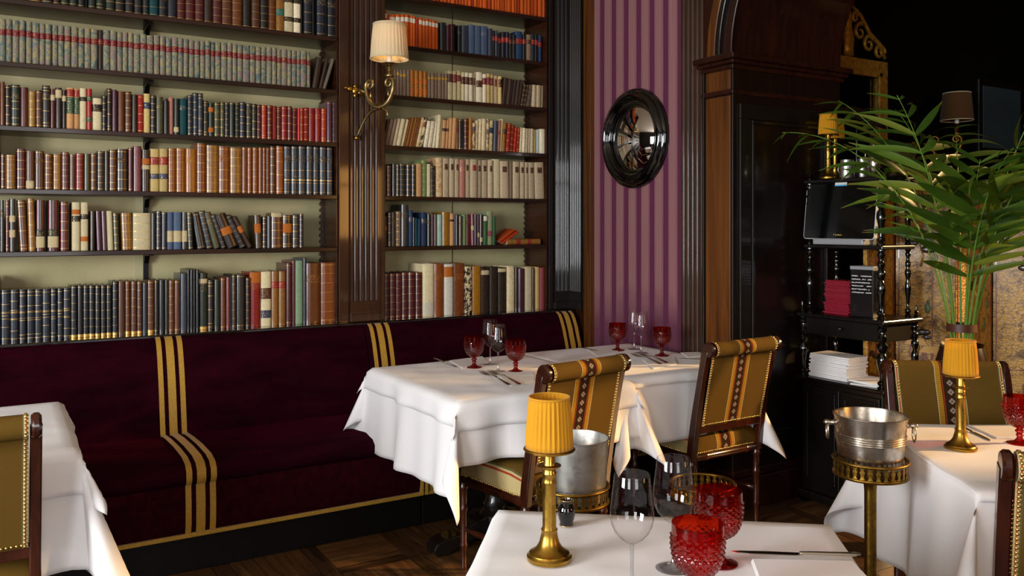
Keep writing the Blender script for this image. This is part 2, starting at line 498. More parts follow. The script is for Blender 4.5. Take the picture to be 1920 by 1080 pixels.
def mottle():
    m = Mat('torn_speckled_paper', rough=0.6, spec=0.3)
    oi = m.node('ShaderNodeObjectInfo'); tc = m.node('ShaderNodeTexCoord')
    a = m.node('ShaderNodeAttribute', attribute_name='Col')
    ad = m.node('ShaderNodeVectorMath', operation='MULTIPLY_ADD'); m.link(oi.outputs['Location'], ad.inputs[0]); ad.inputs[1].default_value = (9, 9, 9); m.link(tc.outputs['Object'], ad.inputs[2])
    n = m.noise(ad.outputs[0], 42, 5, 0.7, 0.6)
    f = m.ramp(n, [(0.47, 0.0), (0.53, 1.0)])
    m.color(m.mix(f, a.outputs['Color'], '#cdb88c')); return m.m
M['mottle'] = mottle()
def specked():
    m = Mat('black_speckled_paper', rough=0.55, spec=0.35)
    oi = m.node('ShaderNodeObjectInfo'); tc = m.node('ShaderNodeTexCoord')
    a = m.node('ShaderNodeAttribute', attribute_name='Col')
    ad = m.node('ShaderNodeVectorMath', operation='MULTIPLY_ADD'); m.link(oi.outputs['Location'], ad.inputs[0]); ad.inputs[1].default_value = (9, 9, 9); m.link(tc.outputs['Object'], ad.inputs[2])
    n = m.noise(ad.outputs[0], 120, 4, 0.7, 0.6)
    f = m.ramp(n, [(0.47, 0.0), (0.56, 1.0)])
    m.color(m.mix(f, '#1c130c', a.outputs['Color'])); return m.m
M['speckle'] = specked()
BOOKMATS = [M['leather'], M['clothbind'], M['gilt'], M['gilttext'], M['marbled'], M['mottle'], M['speckle']]
# ---- chair fabric: UV u = metres across from the centre line, v = metres along
def chair_fabric():
    m = Mat('tapestry_upholstery', '#8a6428', 0.95, spec=0.06)
    uv = m.node('ShaderNodeUVMap'); sp = m.node('ShaderNodeSeparateXYZ'); m.link(uv.outputs[0], sp.inputs[0])
    u, v = sp.outputs['X'], sp.outputs['Y']
    au = m.math('ABSOLUTE', u)
    BASE, YEL, CR, RED, DK, GRN = '#5a441a', '#a87c22', '#b9a878', '#9a3422', '#1e120e', '#5a5636'
    S = 4.0
    c = m.ramp(m.math('MULTIPLY', au, S), [(0.0, DK), (0.024 * S, RED), (0.028 * S, DK), (0.031 * S, YEL), (0.048 * S, CR), (0.052 * S, DK), (0.0545 * S, BASE), (0.178 * S, GRN), (0.182 * S, CR), (0.186 * S, RED), (0.190 * S, CR), (0.195 * S, DK), (0.200 * S, GRN)], 'CONSTANT')
    # diamond motif down the middle
    fv = m.math('SUBTRACT', m.math('FRACT', m.math('DIVIDE', v, 0.034)), 0.5)
    dv = m.math('MULTIPLY', m.math('ABSOLUTE', fv), 0.034)
    dm = m.math('ADD', m.math('MULTIPLY', au, 1.0), m.math('MULTIPLY', dv, 1.0))
    inside = m.math('LESS_THAN', dm, 0.0125)
    core = m.math('LESS_THAN', dm, 0.004)
    c = m.mix(inside, c, '#8d8076'); c = m.mix(core, c, '#4a2a20')
    # dashes along the pale stripes
    dash = m.math('LESS_THAN', m.math('FRACT', m.math('DIVIDE', v, 0.008)), 0.45)
    inst = m.math('MULTIPLY', m.math('GREATER_THAN', au, 0.0235), m.math('LESS_THAN', au, 0.0545))
    c = m.mix(m.math('MULTIPLY', m.math('MULTIPLY', inst, dash), 0.35), c, '#4a3018')
    tcn = m.coord('UV', (30, 420, 1)); n = m.noise(tcn, 1, 3)
    c = m.mix(m.math('MULTIPLY', n, 0.35), c, '#5a3c14')
    m.color(c); m.bump(n, 0.25, 0.0015)
    return m.m
M['tapestry'] = chair_fabric()
# ------------------------------------------------------------------ low sun through the far window
sd = bpy.data.lights.new('low_sun', 'SUN'); sd.energy = 6.5; sd.color = (1.0, 0.60, 0.25); sd.angle = math.radians(2.5)
so = bpy.data.objects.new('low_sun', sd); COL.objects.link(so)
SUNDIR = Vector((0.865, -0.50, math.tan(math.radians(19))))
so.rotation_euler = SUNDIR.to_track_quat('Z', 'Y').to_euler(); so.location = (9, -2, 4)
# ------------------------------------------------------------------ room shell
YF, YW, YS, XW = 4.50, 4.765, 4.527, 3.18
ZL = 0.885
CEIL = 3.3
def bx(name, *a, mat=None, parent=None, bevel=0):
    return MB().box(*a).build(name, mat, parent, bevel=bevel)
floor = struct(bx('floor', -2.8, 7.2, -2.9, 4.9, -0.12, -0.006, mat=M['floor_base']), 'worn oak parquet floor laid in squares')
pitch, sw = 0.372, 0.072
sq = MB().box(-(pitch - sw) / 2 + .0015, (pitch - sw) / 2 - .0015, -(pitch - sw) / 2 + .0015, (pitch - sw) / 2 - .0015, -0.02, 0).mesh('parquet_square', M['parquet'])
stx = MB().box(-(pitch - sw) / 2 + .0015, (pitch - sw) / 2 - .0015, -sw / 2 + .002, sw / 2 - .002, -0.02, 0).mesh('parquet_strip', M['parquet_dark'])
sty = MB().box(-pitch / 2 + .001, pitch / 2 - .001, -sw / 2 + .002, sw / 2 - .002, -0.02, 0).mesh('parquet_strip_cross', M['parquet_dark'])
def piece(me, name, x, y, rz):
    o = bpy.data.objects.new(name, me); COL.objects.link(o); o.parent = floor
    o.location = (x, y, -random.random() * 0.0012)
    o.rotation_euler = (random.uniform(-.002, .002), random.uniform(-.002, .002), rz)
for i in range(10):
    for j in range(9):
        x, y = 0.23 + i * pitch, 0.56 + j * pitch
        if x > 3.15 and y < 1.4: continue
        piece(sq, 'parquet_square', x, y, random.choice((0, PI / 2)))
        piece(stx, 'parquet_strip', x, y + pitch / 2, 0)
        piece(sty, 'parquet_strip', x + pitch / 2, y, PI / 2)
struct(bx('ceiling', -2.8, 7.2, -2.9, 4.9, CEIL, CEIL + .1, mat=M['plaster']), 'cream plaster ceiling')
struct(bx('wall_back', -2.8, 3.3, YW, 4.9, 0, CEIL, mat=M['sage']), 'sage green painted wall behind the bookshelves')
wl = struct(bx('wall_left', -2.8, -2.7, -2.9, 4.765, 0, CEIL, mat=M['brownwall']), 'panelled wall with tall windows')
wf = struct(bx('wall_front', -2.7, 7.2, -2.9, -2.8, 0, CEIL, mat=M['brownwall']), 'dark wall behind the viewer')
def window(name, loc, rz, label):
    w = thing(name, label, None, loc, rz, kind='structure')
    for (x0, x1, z0, z1) in ((-.74, -.66, .7, 2.8), (.66, .74, .7, 2.8), (-.74, .74, 2.7, 2.8), (-.74, .74, .7, .8), (-.025, .025, .8, 2.7), (-.66, .66, 1.98, 2.02)):
        MB().box(x0, x1, -.03, .09, z0, z1).build('window_frame', M['walnut'], w, bevel=.005)
    MB().box(-.66, .66, -.02, -.015, .8, 2.7).build('pane', M['glass'], w)
    return w
window('window_1', (-2.69, 1.45, 0), -PI / 2, 'tall window with daylight in the side wall')
window('window_2', (-2.69, -1.15, 0), -PI / 2, 'second tall window with daylight in the side wall')
window('window_3', (0.2, -2.79, 0), 0, 'tall window in the wall behind the viewer')
window('window_5', (4.6, -2.79, 0), 0, 'warm sunlit window behind the viewer')
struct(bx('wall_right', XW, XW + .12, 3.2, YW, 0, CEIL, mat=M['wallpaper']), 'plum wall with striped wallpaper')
# far room
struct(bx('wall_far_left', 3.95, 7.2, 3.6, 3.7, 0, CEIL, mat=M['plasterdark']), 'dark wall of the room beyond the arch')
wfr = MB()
for a in ((7.0, 7.1, 1.38, 3.6, 0, CEIL), (7.0, 7.1, -2.8, -1.5, 0, CEIL), (7.0, 7.1, -1.5, 1.38, 0, 1.3), (7.0, 7.1, -1.5, .75, 3.12, CEIL), (7.0, 7.1, .75, .93, 1.3, CEIL), (7.0, 7.1, .93, 1.38, 2.3, CEIL)): wfr.box(*a)  # openings placed for the low sun, the small one added to light the screen
struct(wfr.build('wall_far', M['plasterdark']), 'dark far wall with a window opening and an added sun slot')
wd = thing('window_4', 'wide window in the far dark wall', None, (7.0, 0, 0), 0, kind='structure')
for y in (-1.48, .73): MB().box(-.02, .08, y - .02, y + .02, 1.3, 3.12).build('window_frame', M['walnut'], wd)
for z in (1.32, 3.1): MB().box(-.02, .08, -1.5, .75, z - .02, z + .02).build('window_frame', M['walnut'], wd)
# ------------------------------------------------------------------ fluted pilasters
def fluted(w, z0, z1, n, margin, g=.0085, depth=.008, thick=.02):
    """shaft: local x across, -y outward"""
    pts = [(0, 0), (0, -thick)]
    step = (w - 2 * margin) / (n - 1) if n > 1 else 0
    for k in range(n):
        c = margin + k * step
        pts += [(c - g - .0035, -thick), (c - g - .0025, -thick - .0012), (c - g - .001, -thick - .0014), (c - g, -thick - .0004)]
        for a in range(1, 8):
            t = PI * a / 8
            pts.append((c - g * math.cos(t), -thick + depth * math.sin(t)))
        pts += [(c + g, -thick - .0004), (c + g + .001, -thick - .0014), (c + g + .0025, -thick - .0012), (c + g + .0035, -thick)]
    pts += [(w, -thick), (w, 0)]
    return MB().prism(pts, z0, z1)
def pilaster(name, label, loc, rz, w, n, margin, wleft, wright, z0, z1, bodydepth, mat, base=True):
    p = thing(name, label, None, loc, rz, kind='structure')
    MB().box(0, w, 0, bodydepth, z0, z1).build('body', mat, p, bevel=.003)
    MB().box(0, wleft - .004, -.008, .01, z0, z1).build('stile', mat, p, bevel=.003)
    if wright > .006: MB().box(w - wright + .004, w, -.008, .01, z0, z1).build('stile', mat, p, bevel=.003)
    s = fluted(w - wleft - wright, z0 + .115, z1, n, margin)
    s.build('fluted_shaft', mat, p, smooth=24).location = (wleft, 0, 0)
    b = MB().box(wleft, w - wright, -.02, 0, z0 + .05, z0 + .114)
    b.build('flute_stop', mat, p)
    if base: MB().box(wleft - .004, w - wright + .004, -.03, 0, z0, z0 + .05).build('base_block', mat, p, bevel=.004)
    return p
pilaster('trim_1', 'fluted wooden pilaster between the two bookcases carrying the wall lamp', (1.6, 4.495, 0), 0, .27, 5, .022, .062, .038, ZL, CEIL, .27, M['walnut'])
pilaster('trim_2', 'dark fluted pilaster filling the corner, facing the tables', (2.99, 4.495, 0), 0, .19, 4, .022, .035, .02, ZL, CEIL, .27, M['ebony'])
pilaster('trim_3', 'dark fluted pilaster on the corner beside the striped wallpaper', (XW - .02, 4.49, 0), -PI / 2, .15, 5, .014, .012, .012, ZL, CEIL, .03, M['ebony'])
struct(bx('trim_4', XW - .03, XW + .01, 4.262, 4.337, 0, CEIL, mat=M['amberwood'], bevel=.004), 'narrow amber wood strip edging the wallpaper at the corner')
struct(bx('trim_5', XW - .012, XW + .01, 4.34, 4.765, 0, ZL, mat=M['walnut']), 'low brown wood panel behind the end of the bench')
pilaster('trim_6', 'dark fluted pilaster between wallpaper and arch pier', (XW - .02, 3.445, 0), -PI / 2, .205, 5, .02, .014, .014, 0.0, CEIL, .03, M['walnut'])
# ------------------------------------------------------------------ arch pier
pier = thing('column', 'panelled mahogany pier carrying the arch beside the wallpaper', None, (0, 0, 0), kind='structure')
PX0, PX1, PY0, PY1, SPR = 3.115, 3.93, 3.03, 3.235, 2.25
MB().box(PX0, PX1, PY0, PY1, 0, SPR).build('body', M['jambwood'], pier, bevel=.004)
# front face frame (faces the room): amber panels with frames
def frame_x(x, y0, y1, z0, z1, t, d, mat, name='panel_frame'):
    f = MB()
    f.box(x - d, x, y0, y1, z0, z0 + t); f.box(x - d, x, y0, y1, z1 - t, z1)
    f.box(x - d, x, y0, y0 + t, z0 + t, z1 - t); f.box(x - d, x, y1 - t, y1, z0 + t, z1 - t)
    return f.build(name, mat, pier, bevel=.003)
def frame_y(y, x0, x1, z0, z1, t, d, mat, name='panel_frame'):
    f = MB()
    f.box(x0, x1, y - d, y, z0, z0 + t); f.box(x0, x1, y - d, y, z1 - t, z1)
    f.box(x0, x0 + t, y - d, y, z0 + t, z1 - t); f.box(x1 - t, x1, y - d, y, z0 + t, z1 - t)
    return f.build(name, mat, pier, bevel=.003)
MB().box(PX0 - .006, PX0, PY0 + .012, PY1 - .022, .3, 2.07).build('front_panel', M['amberwood'], pier, bevel=.003)
MB().box(PX0 - .006, PX0, PY0 + .012, PY1 - .022, 2.1, 2.2).build('frieze_panel', M['amberwood'], pier, bevel=.003)
MB().box(PX0 - .014, PX0, PY1 - .016, PY1, 0, SPR).build('edge_bead', M['ebony'], pier, bevel=.004)
frame_y(PY0, PX0 + .04, PX1 - .04, .28, 2.03, .075, .014, M['ebony'])
frame_y(PY0, PX0 + .118, PX1 - .118, .36, 1.95, .018, .022, M['ebony'], 'panel_bead')
MB().box(PX0 - .02, PX1 + .02, PY0 - .024, PY1, 0, .16).build('plinth', M['mahogany'], pier, bevel=.006)
MB().box(PX0 - .01, PX1 + .01, PY0 - .012, PY1, .16, .2).build('plinth_cap', M['mahogany'], pier, bevel=.006)
for k, (p, z0, z1) in enumerate(((.012, 2.075, 2.1), (.016, 2.2, 2.225), (.032, 2.225, 2.245), (.05, 2.245, 2.275))):
    MB().box(PX0 - p, PX1 + p, PY0 - p, PY1 + p * .6, z0, z1).build('cornice', M['mahogany'], pier, bevel=.006)
# arch
AC, AR = (PY0 - .735, 2.275), .735
poly = [(PY1, 2.275), (PY1, CEIL), (1.2, CEIL), (1.2, 2.275)]
N = 40
arc = [(AC[0] - AR * math.cos(PI * k / N), AC[1] + AR * math.sin(PI * k / N)) for k in range(N + 1)]
arch = thing('wall_arch', 'round mahogany arch opening to the dark room', None, (0, 0, 0), kind='structure')
am = MB()
outer = []
for (y, z) in arc:
    outer.append((y, CEIL))
for k in range(N):   # face strips between arc and ceiling, front + back + soffit
    (y0, z0), (y1, z1) = arc[k], arc[k + 1]
    b = len(am.v)
    am.v += [(PX0, y0, z0), (PX0, y1, z1), (PX0, y1, CEIL), (PX0, y0, CEIL), (PX1, y0, z0), (PX1, y1, z1), (PX1, y1, CEIL), (PX1, y0, CEIL)]
    for q in ((0, 1, 2, 3), (5, 4, 7, 6), (0, 4, 5, 1)): am.face([b + i for i in q])
am.build('arch_soffit', M['mahogany'], arch, smooth=20)
MB().box(PX0, PX1, PY0, PY1, 2.275, CEIL).build('spandrel', M['mahogany'], arch)
def ring(r0, r1, x0, x1, name, mat):
    rows = []
    for k in range(N + 1):
        t = PI * k / N
        c, s_ = -math.cos(t), math.sin(t)
        rows.append([(x, AC[0] + r * c, AC[1] + r * s_) for (r, x) in ((r0, x1), (r0, x0), (r1, x0), (r1, x1))])
    MB().grid(rows, closed_u=True).build(name, mat, arch, smooth=30, bevel=.004)
ring(.735, .775, PX0 - .012, PX0 + .01, 'archivolt_inner', M['mahogany'])
ring(.80, .83, PX0 - .03, PX0 + .01, 'archivolt_bead', M['ebony'])
ring(.845, .90, PX0 - .018, PX0 + .01, 'archivolt_outer', M['amberwood'])
p2 = struct(bx('column_far', PX0, PX0 + .18, 1.40, 1.56, 0, CEIL, mat=M['mahogany'], bevel=.004), 'second mahogany pier of the arch')
struct(bx('wall_lintel', PX0, PX1, -2.8, 1.36, 2.6, CEIL, mat=M['mahogany']), 'mahogany lintel beyond the arch')
# ------------------------------------------------------------------ bookcases
SH = [1.300, 1.589, 1.878, 2.170, 2.460, 2.745]
def bookcase(name, label, x0, x1, shelves, loc_sides):
    bc = thing(name, label, 'bookcase')
    for z in shelves:
        MB().box(x0, x1, YF, YW - .001, z - .024, z).build('shelf', M['walnut_x'], bc, bevel=.003)
    return bc
bcl = bookcase('bookcase', 'wide built-in bookcase with leather books over the velvet bench', -2.6, 1.597, SH[:5] + [2.75], 0)
bcr = bookcase('bookcase', 'narrow built-in bookcase between the fluted pilasters, orange books at top', 1.873, 2.987, SH, 0)
for z0, z1 in ((ZL, CEIL),):
    MB().box(1.590, 1.598, YF + .005, YW - .001, z0, z1).build('side_panel', M['walnut_y'], bcl)
    MB().box(1.872, 1.880, YF + .005, YW - .001, z0, z1).build('side_panel', M['walnut_y'], bcr)
    MB().box(2.980, 2.988, YF + .005, YW - .001, z0, z1).build('side_panel', M['walnut_y'], bcr)
def saw(x, y, sgn, z0, z1, par):
    pts = [(x, z0)]
    z = z0
    while z < z1:
        pts += [(x + sgn * .018, z + .004), (x + sgn * .018, z + .016), (x + sgn * .004, z + .032)]
        z += .036
    pts.append((x, z1))
    MB().prism(pts, y - .012, y + .012, 'y').build('shelf_rack', M['walnut_y'], par)
for y in (YW - .03,):
    saw(1.590, y, -1, ZL, 2.75, bcl); saw(2.980, y, -1, ZL, 2.75, bcr); saw(1.880, y, 1, ZL, 2.75, bcr)
ux = atY(273, 300, YW).x
MB().box(ux - .011, ux + .011, YW - .022, YW - .001, ZL, 2.75).build('shelf_upright', M['iron'], bcl)
MB().box(ux - .05, ux - .013, YW - .006, YW - .001, ZL, 2.75).build('batten', M['sage_trim'], bcl)
for z in SH[:5]:
    b = MB(); b.prism([(YW - .19, z - .026), (YW - .022, z - .026), (YW - .022, z - .075), (YW - .034, z - .075), (YW - .06, z - .036), (YW - .19, z - .031)], ux - .012, ux + .012, 'x')
    b.build('shelf_bracket', M['iron'], bcl)
jx = atY(848, 420, YW).x
MB().box(jx - .002, jx + .002, YW - .002, YW + .001, ZL, 2.75).build('panel_joint', M['plasterdark'], bcr)
led = MB().box(-2.6, XW - .03, 4.435, YW - .001, ZL - .03, ZL)
tag(led.build('ledge', M['blackgloss'], None, bevel=.006), 'long polished dark ledge under the lowest books', 'ledge')
# ------------------------------------------------------------------ books
BC = dict(navy='#16202e', ink='#12161c', black='#14110f', slate='#2b3540', slateblue='#5a6c86', blue='#2e4668', deepblue='#22344f', steel='#3a4656',
  dkgreen='#16271f', green='#3e6b45', sage='#8fa88a', aqua='#9fbfae', teal='#0e4a4e', olive='#4c4a2c', paleolive='#9aa07a', dkolive='#2b2a1e', moss='#7f9460',
  maroon='#541c1c', plum='#4e2436', purple='#5e2140', mauve='#7b3a42', crimson='#8e1420', red='#b01818', brightred='#d01c14', dkred='#5e0f16', brick='#9a3226', coral='#c0402c', rose='#a85a5a', redorange='#b03a14',
  brown='#5a321c', dkbrown='#2e1c12', chest='#6e3c1a', tan='#9a6a34', ochre='#a9762a', gold='#b58a44', rust='#8c4a1e', orangebrown='#a05c1c', amber='#b3701e', umber='#40301f', taupe='#8a7460', dktaupe='#4c3a30', grey='#6c6456', dkgrey='#2c2a26', charcoal='#2f3336',
  cream='#d8cba6', vellum='#cdbf95', ivory='#e6dcc0', beige='#bca98c', peach='#c99a6c', pink='#b98070', white='#e8e2d2', paleblue='#bcc8c4', orange='#d9661a', dkorange='#b84e10', straw='#c8b078', marb='#7d8478')
BNAME = dict(ink='blue-black', steel='steel-blue', slateblue='slate-blue', deepblue='deep blue', dkgreen='dark green', paleolive='pale olive', dkolive='dark olive', brightred='bright red', dkred='dark red', redorange='red-orange', dkbrown='dark brown', chest='chestnut', orangebrown='orange-brown', dktaupe='dark taupe', dkgrey='dark grey', paleblue='pale blue', dkorange='dark orange', marb='grey marbled', vellum='vellum-cream')
LAB = dict(R='#9c1c22', M='#7a1626', K='#15120f', B='#1d3a5e', O='#c26a1e', C='#d2bf92', T='#1f6a62', N='#4a1c16', Y='#c9962e', G='#2c5440', W='#e2d8c0', S='#3a4652', P='#a0525a')
LNAME = dict(R='red', M='crimson', K='black', B='blue', O='orange', C='cream', T='teal', N='brown', Y='yellow', G='green', W='white', S='slate', P='rose')
# rows: (bookcase, shelf index, zoom origin x, y, scale, [(left edge, top, style)...], end, phrase); coordinates are picture measurements
ROWS = []
def row(case, shelf, ox, oy, sc, text, phrase, fixed=None):
    ent = []
    for t in text.replace('\n', ' ').split(';'):
        t = t.strip()
        if not t: continue
        a, s_ = (t.split(' ', 1) + [''])[:2]
        nums = a.split(',')
        lean = float(nums[2]) if len(nums) > 2 else 0.0
        ent.append((ox + float(nums[0]) / sc, oy + float(nums[1]) / sc if nums[1] else None, s_.strip(), lean))
    ROWS.append((case, shelf, ent, phrase, fixed))
MBK = 'marb lM.70.14'
row('wide', 4, 0, 0, 5.333, '525, dkbrown g;605, dkgreen g;690, dkgreen g;775, ink g;850, ink;880, dkgreen g;960, dkgreen g;1040, ink;1055, dkgreen g;1150, black lC.4.2 g;1250, ink r;1340, ink r;1425, ink r;1495, teal r;1585, ink r;1675, navy r;1770, maroon r t;1855, maroon r t;1950, maroon r t;2040, dkbrown r t;2130, maroon r t;2222, brown r t;2325, chest r t;2430, black r;2518, brown r t;2603, black r t;2685, chest r t;2765, tan r lT.42.14;2847, cream lK.30.1 lK.72.1;2937, ivory lK.30.1 lK.72.1;3012, ink;3042, navy g t;3125, ink;3170, navy g t;3262, ink;3282, navy g t;3370,0 -', 'fifth shelf up', .245)
xs = [-12, 58, 120, 192, 255, 322, 395, 453, 515, 582, 640, 708, 783, 845, 910, 982, 1030, 1103, 1168, 1228, 1282, 1338, 1405, 1470, 1538, 1600, 1660, 1722, 1782, 1835] + [1706.6 + q for q in (181, 241, 295, 347, 398, 447, 507, 567, 617, 667, 722, 795, 853, 905, 960, 1013, 1063, 1112, 1168, 1210, 1263, 1300, 1362)]
row('wide', 3, 0, 0, 5.333, ';'.join('%g, %s' % (x, MBK if x != 982 else 'dkbrown lM.70.14') for x in xs) + ';3108,;3120,575,9 dkbrown;3185,580,13 dkbrown;3225,585,17 grey;3262, -', 'fourth shelf up', .197)
row('wide', 2, 0, 140, 4.908, '''0,65 chest;45,95 dkbrown g;100,92 dkgreen g t;185,115 maroon;262,153 gold g;328,143 brown g;388,100 dkgrey g t;462,130 maroon lC.78.14;510,120 dkbrown lC.85.2;572,140 black lC.78.14;612,120 peach lR.88.16 lG.58.4;682,128 peach lR.88.16 lG.58.4;735,125 cream lK.74.1;798,130 red lG.76.12 lG.26.12;848,215 cream lK.7.22;940,190 ink g;985,125 dkbrown g;1030,140 plum;1080,152 chest;1150,157 brown g;1213,183 dkbrown;1270,185 brick g;1325,175 straw lB.7.16;1385,190 ink g;1437,205 olive t;1505,240 black;1555,208 pink;1600,222 dkgreen lC.14.14;1650,222 teal t;1725,190 navy r;1776,168 slate g;1821,172 slate g;1871,240 dkolive g;1921,260 dkgreen lO.8.14 lO.2.14;1971,255 olive g t;2026,255 olive g t;2068,258 ink r;2111,258 dkgreen r;2161,260 dkgreen r;2211,250 navy g;2266,265 dkolive g t;2318,270 dkolive g t;2364,275 maroon g;2411,280 redorange g;2461,282 dkred g;2511,288 brick;2548,295 dkred g;2593,290 crimson g;2646,293 dkred g;2691,308 dkred g;2743,310 brightred;2766,305 redorange g;2801,303 brick g;2843,308 crimson t;2901,308 crimson t;2959,312 redorange g;3008,252 plum r;3059,255 plum r;3098, -''', 'third shelf up')
row('wide', 1, 0, 140, 4.908, '''5,733 maroon g;50,738 tan r;145,683 maroon g;238,703 brown lC.12.2;318,703 brown r t;408,730 chest g;483,732 tan g;565,713 maroon r;638,735 brown r;697,725 crimson r;772,728 olive;833,725 brown g;892,705 dkbrown r;960,705 dkolive;1003,690 brown g;1075,685 dkbrown g t;1180,675 dkred r;1225,658 mauve;1305,690 dkbrown lO.72.14 lC.58.1;1385,683 straw lR.72.18 lB.36.12;1470,683 straw lR.72.18 lB.36.12;1547,678 orangebrown r;1622,678 orangebrown r;1711,683 amber t;1811,632 rust g;1901,650 tan r;2016,660 rust g t;2121,672 tan g;2231,668 rust r;2281,672 rust r;2326,672 rust r;2379,672 rust r;2418,672 rust r;2449,672 rust r;2489,660 brown g;2543,658 rust g;2616,660 slate e t;2686,660 slate e t;2751,660 slate e t;2821,660 slate e t;2884,660 slate e t;2943,660 slate e t;3009,660 slate e t;3068, -''', 'second shelf up')
row('wide', 0, 0, 340, 5.333, '''0,190 dkgrey t;42,; 55,190 dkred g;92,175 dkgrey lC.62.12 lC.34.14;158,;195,190,-3 brown g;285,172,-1.5 tan g;358,188 maroon lK.36.14 lC.18.22;452,;478,190 maroon lK.36.14 lC.18.22;590,;600,205 dkred g;688,;720,210 cream lO.8.1 lK.66.12;806,210 cream lK.7.1 lO.24.1;888,;900,300 dkbrown;950,;968,300,-2 plum;1025,300,-2 plum;1080,298,-2 cream;1140,320,-2 olive g;1195,;1222,318,-2 tan g;1332,318 cream g;1510,320 black;1560,298 navy r;1615,310 navy r;1672,310 slateblue lC.35.3;1735,310 slateblue lC.35.3;1818,310 dkgrey lC.35.3;1880,313,-2 dkgreen r;1938,;1977,330,-10 dkgrey r;2068,305,-12 navy r;2140,320,-15 olive t;2212,345,-18 navy r;2270,355,-22 dkbrown lO.5.22;2394,360,-25 navy r;2470,370,-27 dkbrown lO.6.2;2530,;2556,340,-3 umber lO.6.28;2626,355 dkbrown g;2670,350 slate;2715,315 brown g lC.94.12;2830,338 dkbrown lO.6.28 g;2928,340 dkgrey g;2996,325 navy r;3040, -''', 'first shelf above the ledge')
row('wide', -1, 0, 460, 5.333, '''5,450 navy g d;98,447 navy g d;188,445 navy g d;262,442 navy g d;345,440 navy g d;420,438 navy g d;503,435 navy g d;570,432 navy g d;630,430 navy g d;705,405 ink r b;772,403 ink r b;830,402 ink r b;888,402 ink r b;948,402 ink r b;1005,402 ink r b;1062,402 ink r b;1122,362 ink r b;1180,362 brown;1252,360 chest r b;1308,360 brown r b;1368,360 brown r b;1425,375 slate;1475,355 chest r b;1545,350 dkbrown r;1590,350 ink;1650,350 dkgreen;1688,350 chest r;1745,350 chest r;1805,285 steel;1875,245 ink;1902,245 ink;1932,245 ink;1959,245 ink;1992,280 dkgreen t b lC.86.08;2082,350 dkbrown g;2142,345 dkgreen;2204,325 chest r;2262,320 mauve;2307,300 black;2319,295 umber r;2367,295 dkgrey r;2457,325 dkbrown r;2502,270 crimson lO.9.2 t;2615,265 cream lN.6.2 lB.22.14;2717,262 tan lR.75.12;2790,262 tan lR.75.12;2862,180 maroon r;2922,155 mauve;2957,155 sage;3037,130 steel;3069,180 chest t;3217,175 rust r;3380, -''', 'the polished ledge')
# narrow case
row('narrow', 5, 700, 0, 5.4, ';'.join('%g, %s' % (x, 'orange' if k % 5 else 'dkorange') for k, x in enumerate((95, 130, 165, 200, 240, 280, 315, 350, 390, 425, 460, 500, 540, 575, 605, 640, 685, 715, 755, 785, 835, 868, 895, 932, 965, 995, 1025, 1055, 1085, 1117, 1165, 1198, 1237, 1258, 1288, 1310, 1340, 1362, 1408, 1428, 1462, 1498, 1533, 1560, 1595, 1640, 1675, 1712))) + ';1755, -', 'sixth shelf up', .2)
row('narrow', 4, 700, 0, 5.4, '''92,110 dkorange lW.85.14;140,150 dkorange;172,145 orange lW.85.14;235,145 orange lW.85.14;283,148 orange lW.85.14;322,150 orange lW.85.14;360,152 orange lW.85.14;382,155 orange lW.85.14;403,165 orange lW.85.14;430,180 dkorange;465,180 orange lW.85.14;500,193 orange lW.85.14;530,190 orange lW.85.14;565,198 orange lW.85.14;598,208 orange lW.85.14;630,213 orange lW.85.14;664,;680,228 dkgreen;745,258 plum;785,243 maroon;812,238 ink;858,258 ink t;900,258 steel;972,252 slateblue;1030,260 slateblue;1097,265 slateblue t;1165,290 steel;1208,310 black lR.7.17;1235,312 steel lR.7.17;1265,335 black lR.7.2;1305,322 navy lR.7.2;1343,325 navy lR.7.2;1378,345 black lN.7.2;1413,352 black lN.7.2;1450,318 blue lR.66.18;1520,345 black lR.72.18;1557,352 taupe lN.72.15;1602,348 navy lR.72.18;1638,352 black lR.72.18;1678,355 blue lR.66.18;1717, -''', 'fifth shelf up')
row('narrow', 3, 700, 120, 5.486, '''98,55 taupe;130,55 taupe;165,55 taupe;208,55 taupe;246,55 taupe lY.84.1;280,60 taupe lY.8.08;313,60 taupe lY.8.1;352,62 taupe;385,60 amber lO.6.18 lO.22.24;432,68 amber lO.6.18 lO.22.24;476,72 amber lO.6.18 lO.22.24;520,78 amber lO.6.18 lO.22.24;562,90 taupe lY.8.08;600,92 taupe lY.8.08;636,94 taupe lY.8.08;670,96 taupe lY.8.08;708,98 taupe lY.8.08;738,100 taupe lY.8.08;768,70 vellum lN.75.28;820,75 vellum lM.75.28;863,68 vellum lM.75.2;912,85 vellum lN.72.25;946,88 ivory lN.72.25;988,95 ivory lN.72.25;1028,97 beige lN.72.25;1065,85 ivory lN.62.22;1127,105 ivory lM.75.22;1167,100 straw lM.75.25;1205,108 straw lM.75.25;1243,120 beige lM.75.25;1290,128 straw lN.75.28;1322,138,6 dktaupe;1345,145,7 dktaupe;1370,152,7 dktaupe;1398,160,8 dktaupe;1428,160,8 dktaupe;1456,165,8 dktaupe;1482,165,9 dktaupe;1515,210,10 umber g;1543,215,11 umber g;1570,218,11 grey g;1612,;1640,215,1 beige g;1680,220,1 beige g;1722,222,1 beige g;1760, -''', 'fourth shelf up')
